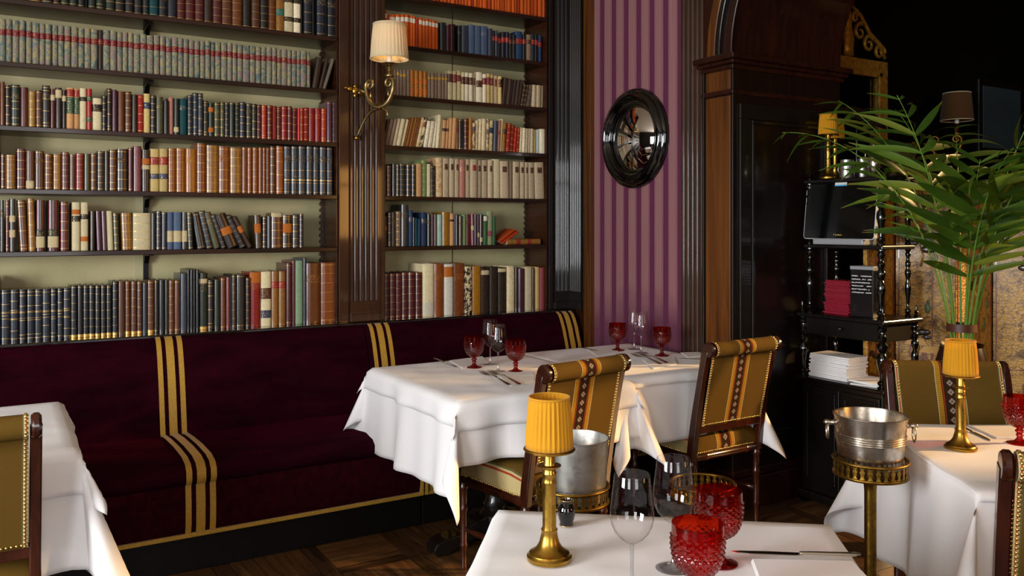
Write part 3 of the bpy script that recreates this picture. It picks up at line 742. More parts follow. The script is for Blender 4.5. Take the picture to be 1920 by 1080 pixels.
row('narrow', 2, 700, 120, 5.486, '''88,565,9 brown;104,568,10 brown;120,570,13 taupe;160,570,13 taupe;203,565,12 beige t;240,568,12 cream t;283,570,13 cream t;320,550,13 rust;338,550,13 tan;355,550,13 rust;372,550,13 tan;389,550,13 rust;406,550,13 tan;423,550,13 rust;440,555,12 *straw;482,550,9 *dkbrown lM.76.15;515,590,10 ivory g;560,592,9 ivory g;608,592,7 ivory g;645,525,5 cream g;680,570,4 beige;705,575,4 peach lN.66.1;748,578,4 peach lN.66.1;778,555,3 peach;808,555,3 peach;850,560 amber lR.65.16;888,570 black r;943,565 maroon g;985,555,1 amber;1020,605,1 *tan lB.78.15;1052,580,2 *beige;1088,565,2 *cream;1120,563,2 *cream;1162,565,2 *taupe;1192,582,2 *straw lS.68.18;1235,585,2 steel;1277,580,3 pink lR.6.12;1302,565,4 *straw;1330,605,4 ochre lK.7.16;1368,612,5 brick g;1408,628,5 brick g;1446,655,5 coral g;1476,655,4 brick g;1500,655,3 cream g;1533,660,2 ivory g;1566,665,2 beige g;1590,665,2 beige;1612,668,1 cream g;1648,675 straw;1682,675 paleblue;1717,670 ivory t;1775, -''', 'third shelf up')
row('narrow', 1, 700, 280, 5.4, '''100,150 black;138,165 brown r;190,150 black;232,155 dkolive r;270,150 ink r;340,157 ink r;395,155 black r;440,145 peach;495,108 moss g;548,150 cream;583,168 black r t;643,85 *peach;710,90 beige lN.78.15;778,92 beige lN.78.15;833,97 beige lN.78.15;880,105 pink t;934,102 beige lN.78.15;987,103 beige lR.78.15;1057,110 beige lN.78.15;1107,110 beige lN.78.15;1168,113 beige lN.78.15;1217,100 cream t;1297,120,-1 beige lN.78.15;1388,125 taupe;1418,125 beige lN.78.15;1488,128 beige lN.78.15;1540,130 beige lN.78.15;1580,133,-1 beige lN.78.15;1643,135,-2 beige lN.78.15;1738, -''', 'second shelf up')
row('narrow', 0, 700, 280, 5.4, '''97,680 dkbrown lO.6.12;147,640 dkbrown g;190,640 umber t;238,628 taupe g;285,560 charcoal t;360,618 blue t;402,690 black;424,695 teal;452,705,1 deepblue;487,640 deepblue t;545,660 black t;585,660 plum;622,660 brown;653,660 aqua t;703,637 ochre;780,650 peach lK.78.06;820,662 steel;840,662 dkbrown;868,675 umber t;905,660 moss;945,658 maroon t;995,658,-1 mauve lC.56.14;1025,662 navy t;1057,665 plum lC.34.14;1087,660 maroon lC.18.14;1118,672,1 green lW.9.16;1156,628,1 paleolive lP.34.16;1213,682,1 green;1245, -''', 'first shelf above the ledge')
row('narrow', -1, 700, 440, 5.486, '''110,400 maroon r;172,400 maroon r;237,400 maroon r;303,390 maroon r;367,388 maroon r;440,390 maroon r;512,300 cream lW.14.25;630,300 rust t;732,305 white lO.85.2;826,298 rust t;950,325 *dkbrown;1020,325 ochre;1117,345 #umber lC.9.1;1208,340 #umber;1295,340 #umber lC.94.08;1383,325 *cream;1462,340 dkbrown;1497,350 plum;1562,335 cream;1640,345 brown;1672,335 straw;1720,340 rose;1775, -''', 'the polished ledge')

def book_geo(t, h, dep, style, rnd):
    """returns (cover MB, page MB, [label MBs]); origin at the spine's foot, x = thickness, +y into the shelf"""
    toks = style.split(); cname = toks[0] if toks else 'brown'
    mi = 0
    if cname[0] == '*': mi, cname = 5, cname[1:]
    elif cname[0] == '#': mi, cname = 6, cname[1:]
    opts = [k for k in toks[1:] if len(k) == 1]; labs = [k for k in toks[1:] if k[0] == 'l']
    base = lin(BC[cname]); sat = sum(base) / 3; pale = sat > .3
    base = tuple(max(.004, sat + (c_ - sat) * 1.12) for c_ in base); j = (.88 if pale else .70) * (1 + rnd.uniform(-.16, .16)); col = tuple(min(1, c * j) for c in base)
    plain = cname in ('orange', 'dkorange', 'taupe', 'beige', 'cream', 'ivory', 'vellum', 'peach', 'slateblue', 'aqua', 'sage', 'blue', 'deepblue', 'teal', 'moss', 'green', 'paleolive', 'pink', 'white', 'paleblue', 'straw', 'dktaupe', 'rose', 'coral', 'brick')
    if mi == 0 and plain: mi = 1
    if cname == 'marb': mi = 4
    bul = min(.010, t * .42); ya = bul + .001
    cuts = {0.0: None, 1.0: None}; segs = []
    def band(z, hh, m_, c_, off=0.0): segs.append((max(0, z - hh / 2), min(1, z + hh / 2), m_, c_, off))
    gh = .0016 / h
    if 'g' in opts:
        ks = rnd.choice(((.05, .2, .42, .6, .78, .95), (.06, .28, .5, .72, .94), (.05, .12, .4, .68, .88, .95)))
        for z in ks: band(z, gh * 1.2, 2, None)
    if 'r' in opts:
        jz = rnd.uniform(-.015, .015); gp = rnd.random() < .7
        for z in (.18, .34, .50, .66, .82):
            band(z + jz, .0045 / h, mi if mi == 0 else 1, tuple(c * .8 for c in col), .0011)
            if gp: band(z + jz + .0042 / h, gh * .7, 2, None)
        band(.04, gh, 2, None); band(.965, gh, 2, None)
    if 'd' in opts:
        for z in (.55, .57, .44): band(z, gh, 2, None)
    if 'b' in opts: band(.03, .055, 2, None)
    if 'e' in opts:
        band(.30, .018, 2, None); band(.36, .03, 3, col)
        for z in (.05, .24, .5, .72, .74, .97): band(z, gh * .9, 2, None)
    if 't' in opts: band(.745, .13, 3, col)
    segs.sort()
    rows = []; z = 0.0
    for a, b_, m_, c_, off in segs:
        if a < z - 1e-6: a = z
        if b_ - a < 1e-4: continue
        if a > z + 1e-5: rows.append((z, a, mi, col, 0.0))
        rows.append((a, b_, m_, c_ or col, off)); z = b_
    if z < 1 - 1e-5: rows.append((z, 1.0, mi, col, 0.0))
    c = MB(); n = 6
    def arc(off, y0=0.0):
        return [(-t / 2 * math.cos(PI * k / n) * (1 if 0 < k < n else 1), ya - (bul + off) * math.sin(PI * k / n) ** .8) for k in range(n + 1)]
    for (a, b_, m_, c_, off) in rows:
        q = arc(off)
        c.grid([[(x, y, a * h) for x, y in q], [(x, y, b_ * h) for x, y in q]], m_, c=c_)
    q = arc(0)   # head cap
    bi = len(c.v); c.v += [(x, y, h) for x, y in q] + [(x, y, 0) for x, y in q]
    c.face([bi + k for k in range(n + 1)], mi, col); c.face([bi + n + 1 + k for k in range(n + 1)][::-1], mi, col)
    bt = min(.0028, t * .18)
    for sx in (-1, 1):
        x0, x1 = sorted((sx * t / 2, sx * (t / 2 - bt)))
        c.box(x0, x1, ya, dep, 0, h, mi if mi != 4 else 0, col)
    pg = MB().box(-t / 2 + bt, t / 2 - bt, ya - .001, dep - .005, .003, h - .004)
    lm = []
    for L in labs:
        p = L[1:].split('.'); pos = float('.' + p[1]); hh = float('.' + p[2]); lc = tuple(c_ * .8 for c_ in lin(LAB[p[0]]))
        lb = MB(); qq = [(x * 1.004, y - .0006) for x, y in arc(0)]
        if cname in ('beige',): qq = [(x * .78, y - .0006) for x, y in qq]
        z0, z1 = max(.003, (pos - hh / 2) * h), min(h - .001, (pos + hh / 2) * h)
        txt = p[0] in 'RMNKBTG' and hh > .09
        if txt:
            e = min(.0025, (z1 - z0) * .15)
            lb.grid([[(x, y, z0) for x, y in qq], [(x, y, z0 + e) for x, y in qq]], 1, c=lc)
            lb.grid([[(x, y, z0 + e) for x, y in qq], [(x, y, z1 - e) for x, y in qq]], 3, c=lc)
            lb.grid([[(x, y, z1 - e) for x, y in qq], [(x, y, z1) for x, y in qq]], 1, c=lc)
        else:
            lb.grid([[(x, y, z0) for x, y in qq], [(x, y, z1) for x, y in qq]], 1, c=lc)
        lm.append((lb, LNAME[p[0]]))
    return c, pg, lm, cname, opts, labs
def ordinal(n):
    return '%d%s' % (n, 'th' if 10 <= n % 100 <= 20 else {1: 'st', 2: 'nd', 3: 'rd'}.get(n % 10, 'th'))
books = []
rnd = random.Random(5)
for (case, si, ent, phrase, fixed) in ROWS:
    zsh = SH[si] if si >= 0 else ZL
    lst = []
    for k in range(len(ent) - 1):
        x0, ty, st, lean = ent[k]; x1 = ent[k + 1][0]
        if not st: continue
        a, b_ = atY(x0, 400, YS).x, atY(x1, 400, YS).x
        t = b_ - a - .0008
        if t < .004: continue
        cl = math.cos(math.radians(lean))
        if ty is None:
            h = fixed * (1 + rnd.uniform(-.015, .015))
        else:
            h = (atY((x0 + x1) / 2, ty, YS).z - zsh) / cl
        h = max(.09, min(h, .262 if si >= 0 else .39))
        if lean: t *= cl
        d_ = FW.dot(Vector((a, YS, 0)))
        lst.append([a, b_, t, h, st, lean, t * h / d_ ** 2])
    for k, e in enumerate(lst):
        o = k + 1 if case == 'narrow' else len(lst) - k
        books.append((e, zsh, case, phrase, o, si))
NB = len(books)
for (case, si, ent, phrase, fixed) in ROWS:      # the wide bookcase goes on beyond the picture edge
    if case != 'wide': continue
    mine = [b for b in books[:NB] if b[2] == 'wide' and b[5] == si]
    x = min(b[0][0] for b in mine); zsh = mine[0][1]
    while x > -1.35:
        e = rnd.choice(mine)[0]
        t = e[2]; x -= t + .0008
        books.append(([x, x + t + .0008, t, min(e[3], .3), e[4], 0.0, 0.0], zsh, case, phrase, 0, si))
rank = sorted(range(len(books)), key=lambda i: -books[i][0][6])
single = set(rank[:305])
STUFF = {}
desc_used = {}
for i, (e, zsh, case, phrase, o, si) in enumerate(books):
    a, b_, t, h, st, lean, ar = e
    dep = min(.20, max(.10, h * .68 + rnd.uniform(-.01, .012)))
    c, pg, lm, cname, opts, labs = book_geo(t, h, dep, st, rnd)
    yoff = YS + rnd.uniform(-.006, .008) + (.02 if cname == 'ink' and not opts and si == 4 else 0)
    if lean > 0:      # leans to the right: pivots on its right foot
        mat = Matrix.Translation((b_ - .0005 - 0, yoff, zsh)) @ Matrix.Rotation(math.radians(lean), 4, 'Y') @ Matrix.Translation((-t / 2, 0, 0))
        mat = Matrix.Translation((a + t / 2 / math.cos(math.radians(lean)), yoff, zsh + math.sin(math.radians(lean)) * t / 2 + .0004)) @ Matrix.Rotation(math.radians(lean), 4, 'Y')
    elif lean < 0:
        mat = Matrix.Translation(((a + b_) / 2, yoff, zsh + math.sin(math.radians(-lean)) * t / 2 + .0004)) @ Matrix.Rotation(math.radians(lean), 4, 'Y')
    else:
        mat = Matrix.Translation(((a + b_) / 2, yoff, zsh + .0004))
    if i in single:
        ob = c.build('book', BOOKMATS, smooth=50, recalc=True)
        ob.matrix_world = mat
        p = pg.build('page_block', M['paper'], ob)
        for lb, ln in lm:
            q = lb.build('title_label', BOOKMATS, ob, smooth=True, recalc=False); q['label'] = ln + ' spine label'
        nm = BNAME.get(cname, cname)
        kind = 'cloth' if cname in ('orange', 'dkorange', 'blue', 'slateblue', 'teal', 'sage', 'aqua', 'green', 'moss', 'deepblue') else 'leather'
        if labs: dsc = '%s book with %s band' % (nm, LNAME[labs[0][1]])
        elif 'r' in opts or 'g' in opts or 'e' in opts: dsc = '%s book with gilt bands' % nm
        else: dsc = 'plain %s book' % nm
        if phrase == 'the polished ledge': lab = '%s, %s from the lamp pilaster on the ledge, %s bookcase' % (dsc, ordinal(o), case)
        elif phrase.startswith('first'): lab = '%s, %s from the lamp pilaster, lowest shelf, %s bookcase' % (dsc, ordinal(o), case)
        else: lab = '%s, %s from the lamp pilaster, %s, %s bookcase' % (dsc, ordinal(o), phrase, case)
        tag(ob, lab, 'book', 'books in the %s bookcase' % case)
    else:
        s_ = STUFF.setdefault('b', MB())
        s_.add(c, mat)
        for f in range(len(pg.m)): pg.m[f] = 7
        s_.add(pg, mat)
        for lb, ln in lm: s_.add(lb, mat)
if STUFF:
    ob = STUFF['b'].build('slim_books', BOOKMATS + [M['paper']], smooth=50, recalc=False)
    tag(ob, 'the many slim books filling the rest of both bookcases', 'books', kind='stuff')
# loose books at the end of the lowest shelf of the narrow case
def loose_book(t, h, dep, st, mat, label):
    c, pg, lm, cname, opts, labs = book_geo(t, h, dep, st, rnd)
    ob = c.build('book', BOOKMATS, smooth=50); ob.matrix_world = mat
    pg.build('page_block', M['paper'], ob)
    for lb, ln in lm: lb.build('title_label', BOOKMATS, ob, smooth=True, recalc=False)
    tag(ob, label, 'book', 'books in the narrow bookcase')
lp = atY(945, 455, YS)
def leanmat(x, z, deg): return Matrix.Translation((x, YS + .01, z)) @ Matrix.Rotation(math.radians(deg), 4, 'Y')
loose_book(.016, .135, .11, 'coral', leanmat(lp.x - .002, SH[0] + .012, 58), 'thin coral book slumped sideways at the end of its row')
loose_book(.022, .125, .11, 'dkorange', leanmat(lp.x - .022, SH[0] + .022, 56), 'orange book slumped on the coral one')
lq = atY(952, 455, YS); lr = atY(1013, 455, YS)
loose_book(.036, lr.x - lq.x, .12, 'tan lR.32.1 lR.66.1 g', Matrix.Translation((lq.x, YS - .005, SH[0] + .0185)) @ Matrix.Rotation(PI / 2, 4, 'Y'), 'mottled tan book with red labels lying flat on the shelf')
# ------------------------------------------------------------------ banquette
SEATPROF = [(3.640, .365), (3.627, .372), (3.618, .39), (3.622, .42), (3.65, .44), (3.72, .452), (3.9, .452), (4.1, .442), (4.262, .428)]
BACKPROF = [(4.262, .425), (4.275, .47), (4.30, .58), (4.325, .68), (4.36, .78), (4.385, .83), (4.405, .858), (4.43, .872), (4.455, .874)]
FRONTPROF = [(3.645, .155), (3.634, .2), (3.632, .28), (3.640, .36)]
def banquette(x0, x1, stripes, label):
    b = thing('banquette', label, 'bench', ((x0 + x1) / 2, 4.05, 0))
    def put(o): o.location = (-(x0 + x1) / 2, -4.05, 0); return o
    n = max(4, int((x1 - x0) / .06))
    def strip(prof, dz, xs):
        return [[(x, y + dz * ny, z + dz * nz) for x in xs] for (y, z), (ny, nz) in zip(prof, norms(prof))]
    def norms(p):
        out = []
        for k in range(len(p)):
            a, c = p[max(k - 1, 0)], p[min(k + 1, len(p) - 1)]
            t = Vector((c[0] - a[0], c[1] - a[1])).normalized(); out.append((-t.y, t.x))
        return out
    xs = [x0 + (x1 - x0) * k / n for k in range(n + 1)]
    rs = random.Random(3)
    def lump(rows, amp):
        return [[(x, y, z + amp * math.sin(x * 5.1 + y * 3) * math.sin(y * 9 + x * 1.7) + amp * .5 * math.sin(x * 13 + y * 17)) for (x, y, z) in r] for r in rows]
    sm = MB().grid(lump(strip(SEATPROF, 0, xs), .004))
    put(sm.build('seat_cushion', M['velvet'], b, smooth=True))
    put(MB().box(x0, x1, 3.66, 4.40, .15, .36).build('seat_base', M['velvet_red'], b))
    put(MB().grid(strip(FRONTPROF, 0, xs)).build('front_panel', M['velvet_red'], b, smooth=True))
    bp = MB().grid(strip(BACKPROF, 0, xs))
    put(bp.build('backrest', M['velvet'], b, smooth=True))
    put(MB().prism([(y, z - .001) for y, z in BACKPROF] + [(4.434, .80), (4.434, .15), (4.3, .15)], x0, x1, 'x').build('back_core', M['velvet'], b))
    put(MB().box(x0, x1, 3.66, 4.3, 0, .15).build('plinth', M['plinth'], b, bevel=.004))
    put(MB().box(x0, x1, 3.628, 3.66, .148, .164).build('gold_piping', M['braid'], b, bevel=.003))
    for sx in stripes:
        for (o, w) in ((-.048, .023), (0, .036), (.048, .024)):
            if not (x0 - .001 <= sx + o - w / 2 and sx + o + w / 2 <= x1 + .001): continue
            xx = [sx + o - w / 2, sx + o + w / 2]
            for prof in (FRONTPROF, SEATPROF, BACKPROF):
                put(MB().grid(strip(prof, .0035 if prof is not SEATPROF else .006, xx)).build('braid_stripe', M['braid'], b, smooth=True))
    return b
b1 = banquette(-2.4, 1.710, [-1.05, .705], 'long burgundy velvet bench with gold braid stripes behind the first tables')
b2 = banquette(1.716, 3.135, [1.80, 3.06], 'burgundy velvet bench end in the corner behind the glasses')
for (bb, xx) in ((b1, 1.700), (b2, 1.724)):
    o = MB().box(xx - .006, xx + .006, 3.622, 3.65, .155, .37).build('gold_piping', M['braid'], bb)
    o.location = (-bb.location.x, -4.05, 0)
# ------------------------------------------------------------------ tables and cloths
TZ = .745
def table(loc, rz, w, d, label, foot=True, legs=False):
    t = thing('dining_table', label, 'table', loc, rz)
    MB().box(-w / 2, w / 2, -d / 2, d / 2, TZ - .03, TZ).build('table_top', M['chairwood'], t, bevel=.006)
    if legs:
        for sx in (-1, 1):
            for sy in (-1, 1):
                MB().box(sx * (w / 2 - .06) - .022, sx * (w / 2 - .06) + .022, sy * (d / 2 - .06) - .022, sy * (d / 2 - .06) + .022, 0, TZ - .03).build('leg', M['chairwood'], t, bevel=.004)
            MB().box(sx * (w / 2 - .06) - .012, sx * (w / 2 - .06) + .012, -d / 2 + .08, d / 2 - .08, .28, .31).build('stretcher', M['chairwood'], t, bevel=.003)
    else:
        MB().lathe([(.07, .09), (.075, .13), (.05, .15), (.055, .17), (.042, .19), (.05, .3), (.055, .4), (.04, .5), (.06, .56), (.05, .6), (.09, .66), (.1, .715)], 20).build('pedestal', M['ebony'], t, smooth=40)
        for k in range(4):
            a = PI / 4 + k * PI / 2
            a = k * PI / 2
            f = MB().prism([(.03, .05), (.03, .14), (.12, .12), (.2, .075), (.27, .07), (.31, .055), (.325, .03), (.31, .0), (.25, 0), (.22, .02), (.12, .045)], -.045, .045, 'y')
            f.xform(Matrix.Rotation(a, 4, 'Z')).build('foot', M['ebony'], t, bevel=.005)
    return t
def cloth(name, label, loc, rz, w, d, drops, seed, K=.3, lift=0.0, offs=0.0, step=.018, amp=.018, group='white tablecloths'):
    """drops: (-x, +x, -y, +y) overhang"""
    r = random.Random(seed)
    ph = [r.uniform(0, 6.28) for _ in range(12)]
    hw, hd = w / 2, d / 2; z0 = TZ + .0015 + lift; R = .012
    def axis(h, dm, dp):
        n = max(4, int(2 * h / .03)); xs = [-h + 2 * h * k / n for k in range(n + 1)]
        def ext(dr):
            if dr <= 0: return []
            m = max(3, int(dr / step)); return [dr * (k + 1) / m for k in range(m)]
        return [-h - e for e in ext(dm)][::-1] + xs + [h + e for e in ext(dp)]
    us, vs = axis(hw, drops[0], drops[1]), axis(hd, drops[2], drops[3])
    def hang(e):
        """arc over the edge then down: (out, down)"""
        L = R * PI / 2
        if e < L: a = e / R; return R * math.sin(a) , R * (1 - math.cos(a))
        return R, R + (e - L)
    def wave(s, side, e, dr, half):
        k = e / max(dr, .01)
        c = 1 - .55 * math.exp(-((half - abs(s)) / .10) ** 2)
        return offs + e * .05 + amp * k * c * (math.sin(s * 17 + ph[side]) + .6 * math.sin(s * 31 + ph[side + 4]) + .5)
    rows = []
    for v in vs:
        row_ = []
        for u in us:
            ex = max(0, abs(u) - hw); ey = max(0, abs(v) - hd)
            sx = 1 if u > 0 else -1; sy = 1 if v > 0 else -1
            cu = max(-hw, min(hw, u)); cv = max(-hd, min(hd, v))
            dx = drops[1] if sx > 0 else drops[0]; dy = drops[3] if sy > 0 else drops[2]
            if ex == 0 and ey == 0:
                wr = .0012 * math.sin(u * 40 + v * 13 + ph[8]) * math.sin(v * 23 - u * 7 + ph[9]) + .0011 * math.sin(u * 14 + ph[10]) * math.sin(v * 47 + ph[11])
                m_ = min(1, (hw - abs(u)) / .03, (hd - abs(v)) / .03)
                
                for (c0, w0) in ((-.33, u / hw), (.34, u / hw), (.02, v / hd)): wr += .0016 * math.exp(-((w0 - c0) / .022) ** 2)
                p = (u, v, z0 + .001 + wr * max(0, m_))
            elif ey == 0:
                o, dn = hang(ex); p = (cu + sx * (o + wave(v, 0 if sx < 0 else 1, ex, dx, hd)), v, z0 - dn)
            elif ex == 0:
                o, dn = hang(ey); p = (u, cv + sy * (o + wave(u, 2 if sy < 0 else 3, ey, dy, hw)), z0 - dn)
            else:
                rr = math.hypot(ex, ey); th = math.atan2(ey, ex)
                o, dn = hang(rr)
                wx = wave(cv, 0 if sx < 0 else 1, rr, dx * 1.4, hd); wy = wave(cu, 2 if sy < 0 else 3, rr, dy * 1.4, hw)
                s2 = math.sin(2 * th); tt = min(1, max(0, (math.degrees(th) - 25) / 40)); wsm = tt * tt * (3 - 2 * tt)
                out = rr * K * s2 * .45
                lx = ex * .46 * wsm + out; ly = ey * .46 * (1 - wsm) + out
                dz = math.sqrt(max(rr * rr - lx * lx - ly * ly, rr * rr * .3)) - rr
                p = (cu + sx * ((o + wx) * math.cos(th) ** 2 + lx), cv + sy * ((o + wy) * math.sin(th) ** 2 + ly), z0 - dn - dz)
            row_.append(p)
        rows.append(row_)
    o = MB().grid(rows).build(name, M['linen'], smooth=True)
    o.location = loc; o.rotation_euler = (0, 0, rz)
    md = o.modifiers.new('thickness', 'SOLIDIFY'); md.thickness = .0012; md.offset = 1
    return tag(o, label, 'tablecloth', group)
T1 = (1.91, 3.305, 0); T2 = (2.69, 3.335, 0); T0 = (-.225, 3.25, 0)
table(T1, 0, .80, .84, 'pedestal dining table under white cloth before the velvet bench')
table(T2, 0, .69, .83, 'pedestal dining table under white cloth beside the striped wallpaper')
table(T0, 0, .80, .76, 'pedestal dining table at the picture edge beneath a white cloth')
cloth('tablecloth', 'long white under cloth on the table before the velvet bench', T1, 0, .82, .87, (.37, .30, .245, .25), 4, .24)
cloth('overlay_cloth', 'square white top cloth over the table before the velvet bench', T1, 0, .825, .875, (.10, .10, .115, .1), 4, .28, .003, .008, amp=.01)
cloth('tablecloth', 'long white under cloth on the table beside the wallpaper', T2, 0, .71, .86, (.28, .36, .30, .25), 9, .24, amp=.012)
cloth('overlay_cloth', 'square white top cloth over the table beside the wallpaper', T2, 0, .715, .865, (.09, .13, .045, .1), 9, .28, .003, .008, amp=.008)
cloth('tablecloth', 'long white under cloth on the table cut off by the picture edge', T0, 0, .82, .78, (.3, .37, .36, .2), 14, .26)
cloth('overlay_cloth', 'square white top cloth on the table cut off by the picture edge', T0, 0, .825, .785, (.1, .17, .14, .1), 14, .42, .003, .008, amp=.012)
A_ = camxy(-.0315, 1.999); B_ = camxy(.712, 1.899)
xh = (B_ - A_).normalized(); yh = Vector((-xh.y, xh.x, 0)); FGR = math.atan2(xh.y, xh.x)
FGW, FGD = (B_ - A_).length, .78
FGC = A_ + xh * FGW / 2 - yh * FGD / 2
table(FGC, FGR, FGW - .02, FGD - .02, 'dining table under white cloth carrying the yellow lamp and ruby goblets')
cloth('tablecloth', 'white cloth on the table with the yellow lamp and ruby goblets', FGC, FGR, FGW, FGD, (.3, .3, .3, .3), 21, .3, step=.025)
C_ = camxy(1.186, 2.144); D_ = camxy(1.243, 2.858)
yh2 = (D_ - C_).normalized(); xh2 = Vector((yh2.y, -yh2.x, 0)); RTR = math.atan2(xh2.y, xh2.x)
RTW, RTD = .85, (D_ - C_).length
RTC = C_ + yh2 * RTD / 2 + xh2 * RTW / 2
table(RTC, RTR, RTW - .02, RTD - .02, 'four-legged dining table under white cloth beside the silver bucket', legs=True)
cloth('tablecloth', 'long white under cloth on the table beside the silver bucket', RTC, RTR, RTW, RTD, (.40, .3, .41, .3), 30, .3)
cloth('overlay_cloth', 'square white top cloth on the table beside the silver bucket', RTC, RTR, RTW + .004, RTD + .004, (.012, .1, .03, .03), 30, .3, .003, .006, amp=.004)
# ------------------------------------------------------------------ chairs
def rect_sweep(path, w, dpt):
    """path of (x, y, z); rectangular section w across x, dpt across the path normal in yz"""
    rows = []
    for k, p in enumerate(path):
        a, c = Vector(path[max(k - 1, 0)]), Vector(path[min(k + 1, len(path) - 1)])
        t = (c - a).normalized(); nrm = Vector((0, -t.z, t.y)).normalized()
        P = Vector(p)
        dd = dpt[k] if hasattr(dpt, '__len__') else dpt
        rows.append([P + Vector((-w / 2, 0, 0)) + nrm * dd / 2, P + Vector((w / 2, 0, 0)) + nrm * dd / 2, P + Vector((w / 2, 0, 0)) - nrm * dd / 2, P + Vector((-w / 2, 0, 0)) - nrm * dd / 2])
    m = MB().grid(rows, closed_u=True)
    m.face((0, 1, 2, 3)); n = len(m.v); m.face((n - 1, n - 2, n - 3, n - 4))
    return m
def nails(pts, r=.0048):
    m = MB()
    for p, n in pts:
        n = Vector(n).normalized(); a = n.orthogonal().normalized(); b = n.cross(a); P = Vector(p)
        bi = len(m.v)
        for (rr, hh) in ((1, 0), (.75, .55)):
            for k in range(6): m.v.append(tuple(P + (a * math.cos(k * PI / 3) + b * math.sin(k * PI / 3)) * r * rr + n * r * hh))
        m.v.append(tuple(P + n * r * .85))
        for k in range(6):
            k2 = (k + 1) % 6
            m.face((bi + k, bi + k2, bi + 6 + k2, bi + 6 + k)); m.face((bi + 6 + k, bi + 6 + k2, bi + 12))
    return m
def yz_back(z):   # rake of the back
    t = (z - .36) / .53
    return -.14 - .10 * max(t, 0) ** 1.25
def make_chair(label):
    c = thing('dining_chair', label, 'chair', group='tapestry dining chairs')
    W = .195
    for s in (-1, 1):
        path = [(s * (W + .018), yz_back(z), z) for z in (.36, .45, .55, .65, .75, .83, .87)]
        rect_sweep(path, .03, [.042, .042, .04, .036, .034, .036, .04]).build('stile', M['chairwood'], c, smooth=30, bevel=.004)
        MB().lathe([(.0, -.013), (.03, -.013), (.036, -.006), (.036, .006), (.028, .013), (.012, .013), (.0, .016)], 20, (s * (W + .018), yz_back(.875) - .012, .872), 'x').build('scroll_end', M['chairwood'], c, smooth=40)
        for (yy, nm) in ((-.14, 'leg'), (.25, 'leg')):
            MB().lathe([(.011, 0), (.013, .004), (.013, .012), (.011, .02), (.0125, .09), (.016, .1), (.016, .106), (.013, .115), (.0145, .24), (.019, .25), (.019, .257), (.015, .266), (.0165, .33), (.021, .338), (.021, .346), (.018, .352), (.018, .372)], 14, (s * (W + .016), yy, 0)).build('leg', M['chairwood'], c, smooth=40)
        MB().lathe([(.009, -.13), (.011, -.06), (.012, .05), (.011, .16), (.009, .24)], 10, (s * (W + .016), 0, .17), 'y').build('stretcher', M['chairwood'], c, smooth=True)
        MB().lathe([(.019, -.14), (.022, -.1), (.022, -.088), (.019, -.08), (.021, .05), (.021, .19), (.024, .2), (.024, .212), (.02, .22), (.019, .25)], 12, (s * (W + .014), 0, .372), 'y').build('seat_rail', M['chairwood'], c, smooth=40)
    for yy in (-.14, .25):
        MB().lathe([(.018, -W), (.019, -W + .05), (.022, -W + .06), (.022, -W + .07), (.019, -W + .08), (.02, 0), (.019, W - .08), (.022, W - .07), (.022, W - .06), (.019, W - .05), (.018, W)], 12, (0, yy, .372), 'x').build('seat_rail', M['chairwood'], c, smooth=40)
    MB().lathe([(.009, -W), (.012, 0), (.009, W)], 10, (0, .05, .17), 'x').build('stretcher', M['chairwood'], c, smooth=True)
    rect_sweep([(0, yz_back(.505), .487), (0, yz_back(.525), .523)], 2 * W + .01, .03).build('back_rail', M['chairwood'], c, bevel=.003)
    # upholstered back: closed loop rear face up, round the roll, front face down
    loop = []
    zs = [.52 + (.835 - .52) * k / 8 for k in range(9)]
    for z in zs: loop.append((yz_back(z) - .020 - .003 * math.sin(PI * (z - .52) / .315), z))
    ry, rz_, rr = yz_back(.875) - .012, .872, .034
    for k in range(13):
        a = math.radians(-100 - 235 * k / 12)   # from lower rear, over the top, to the front
        loop.append((ry + rr * math.cos(a), rz_ + rr * math.sin(a)))
    for z in zs[::-1]: loop.append((yz_back(z) + .022 + .012 * math.sin(PI * (z - .52) / .315), z))
    us = [-W, -.178, -.1, 0, .1, .178, W]
    vv = [0.0]
    for k in range(1, len(loop)): vv.append(vv[-1] + math.hypot(loop[k][0] - loop[k - 1][0], loop[k][1] - loop[k - 1][1]))
    rows, uv = [], []
    for k, (y, z) in enumerate(loop):
        rows.append([(u, y, z) for u in us]); uv.append([(u, vv[k]) for u in us])
    MB().grid(rows, uvs=uv).build('back_upholstery', M['tapestry'], c, smooth=60)
    # seat cushion loop: front bottom, up, over, down behind
    sl = [(.262, .385), (.268, .41), (.262, .445), (.235, .47), (.15, .482), (.05, .484), (-.05, .48), (-.115, .468), (-.140, .445), (-.148, .415), (-.145, .385)]
    vv = [0.0]
    for k in range(1, len(sl)): vv.append(vv[-1] + math.hypot(sl[k][0] - sl[k - 1][0], sl[k][1] - sl[k - 1][1]))
    us = [-.215, -.212, -.195, -.12, 0, .12, .195, .212, .215]; rows, uv = [], []
    for k, (y, z) in enumerate(sl):
        rr_ = []
        for u in us:
            e = max(0, abs(u) - .19) / .025
            dome = .010 * (1 - (u / .215) ** 2) if z > .44 else 0
            zz = (z + dome) if e < .4 else .385 + (z - .385) * (1 - .35 * e ** 2) if abs(u) < .2145 else .385
            rr_.append((u, y, zz))
        rows.append(rr_); uv.append([(u * .9, vv[k]) for u in us])
    MB().grid(rows, uvs=uv).build('seat_cushion', M['tapestry'], c, smooth=60)
    np_ = []
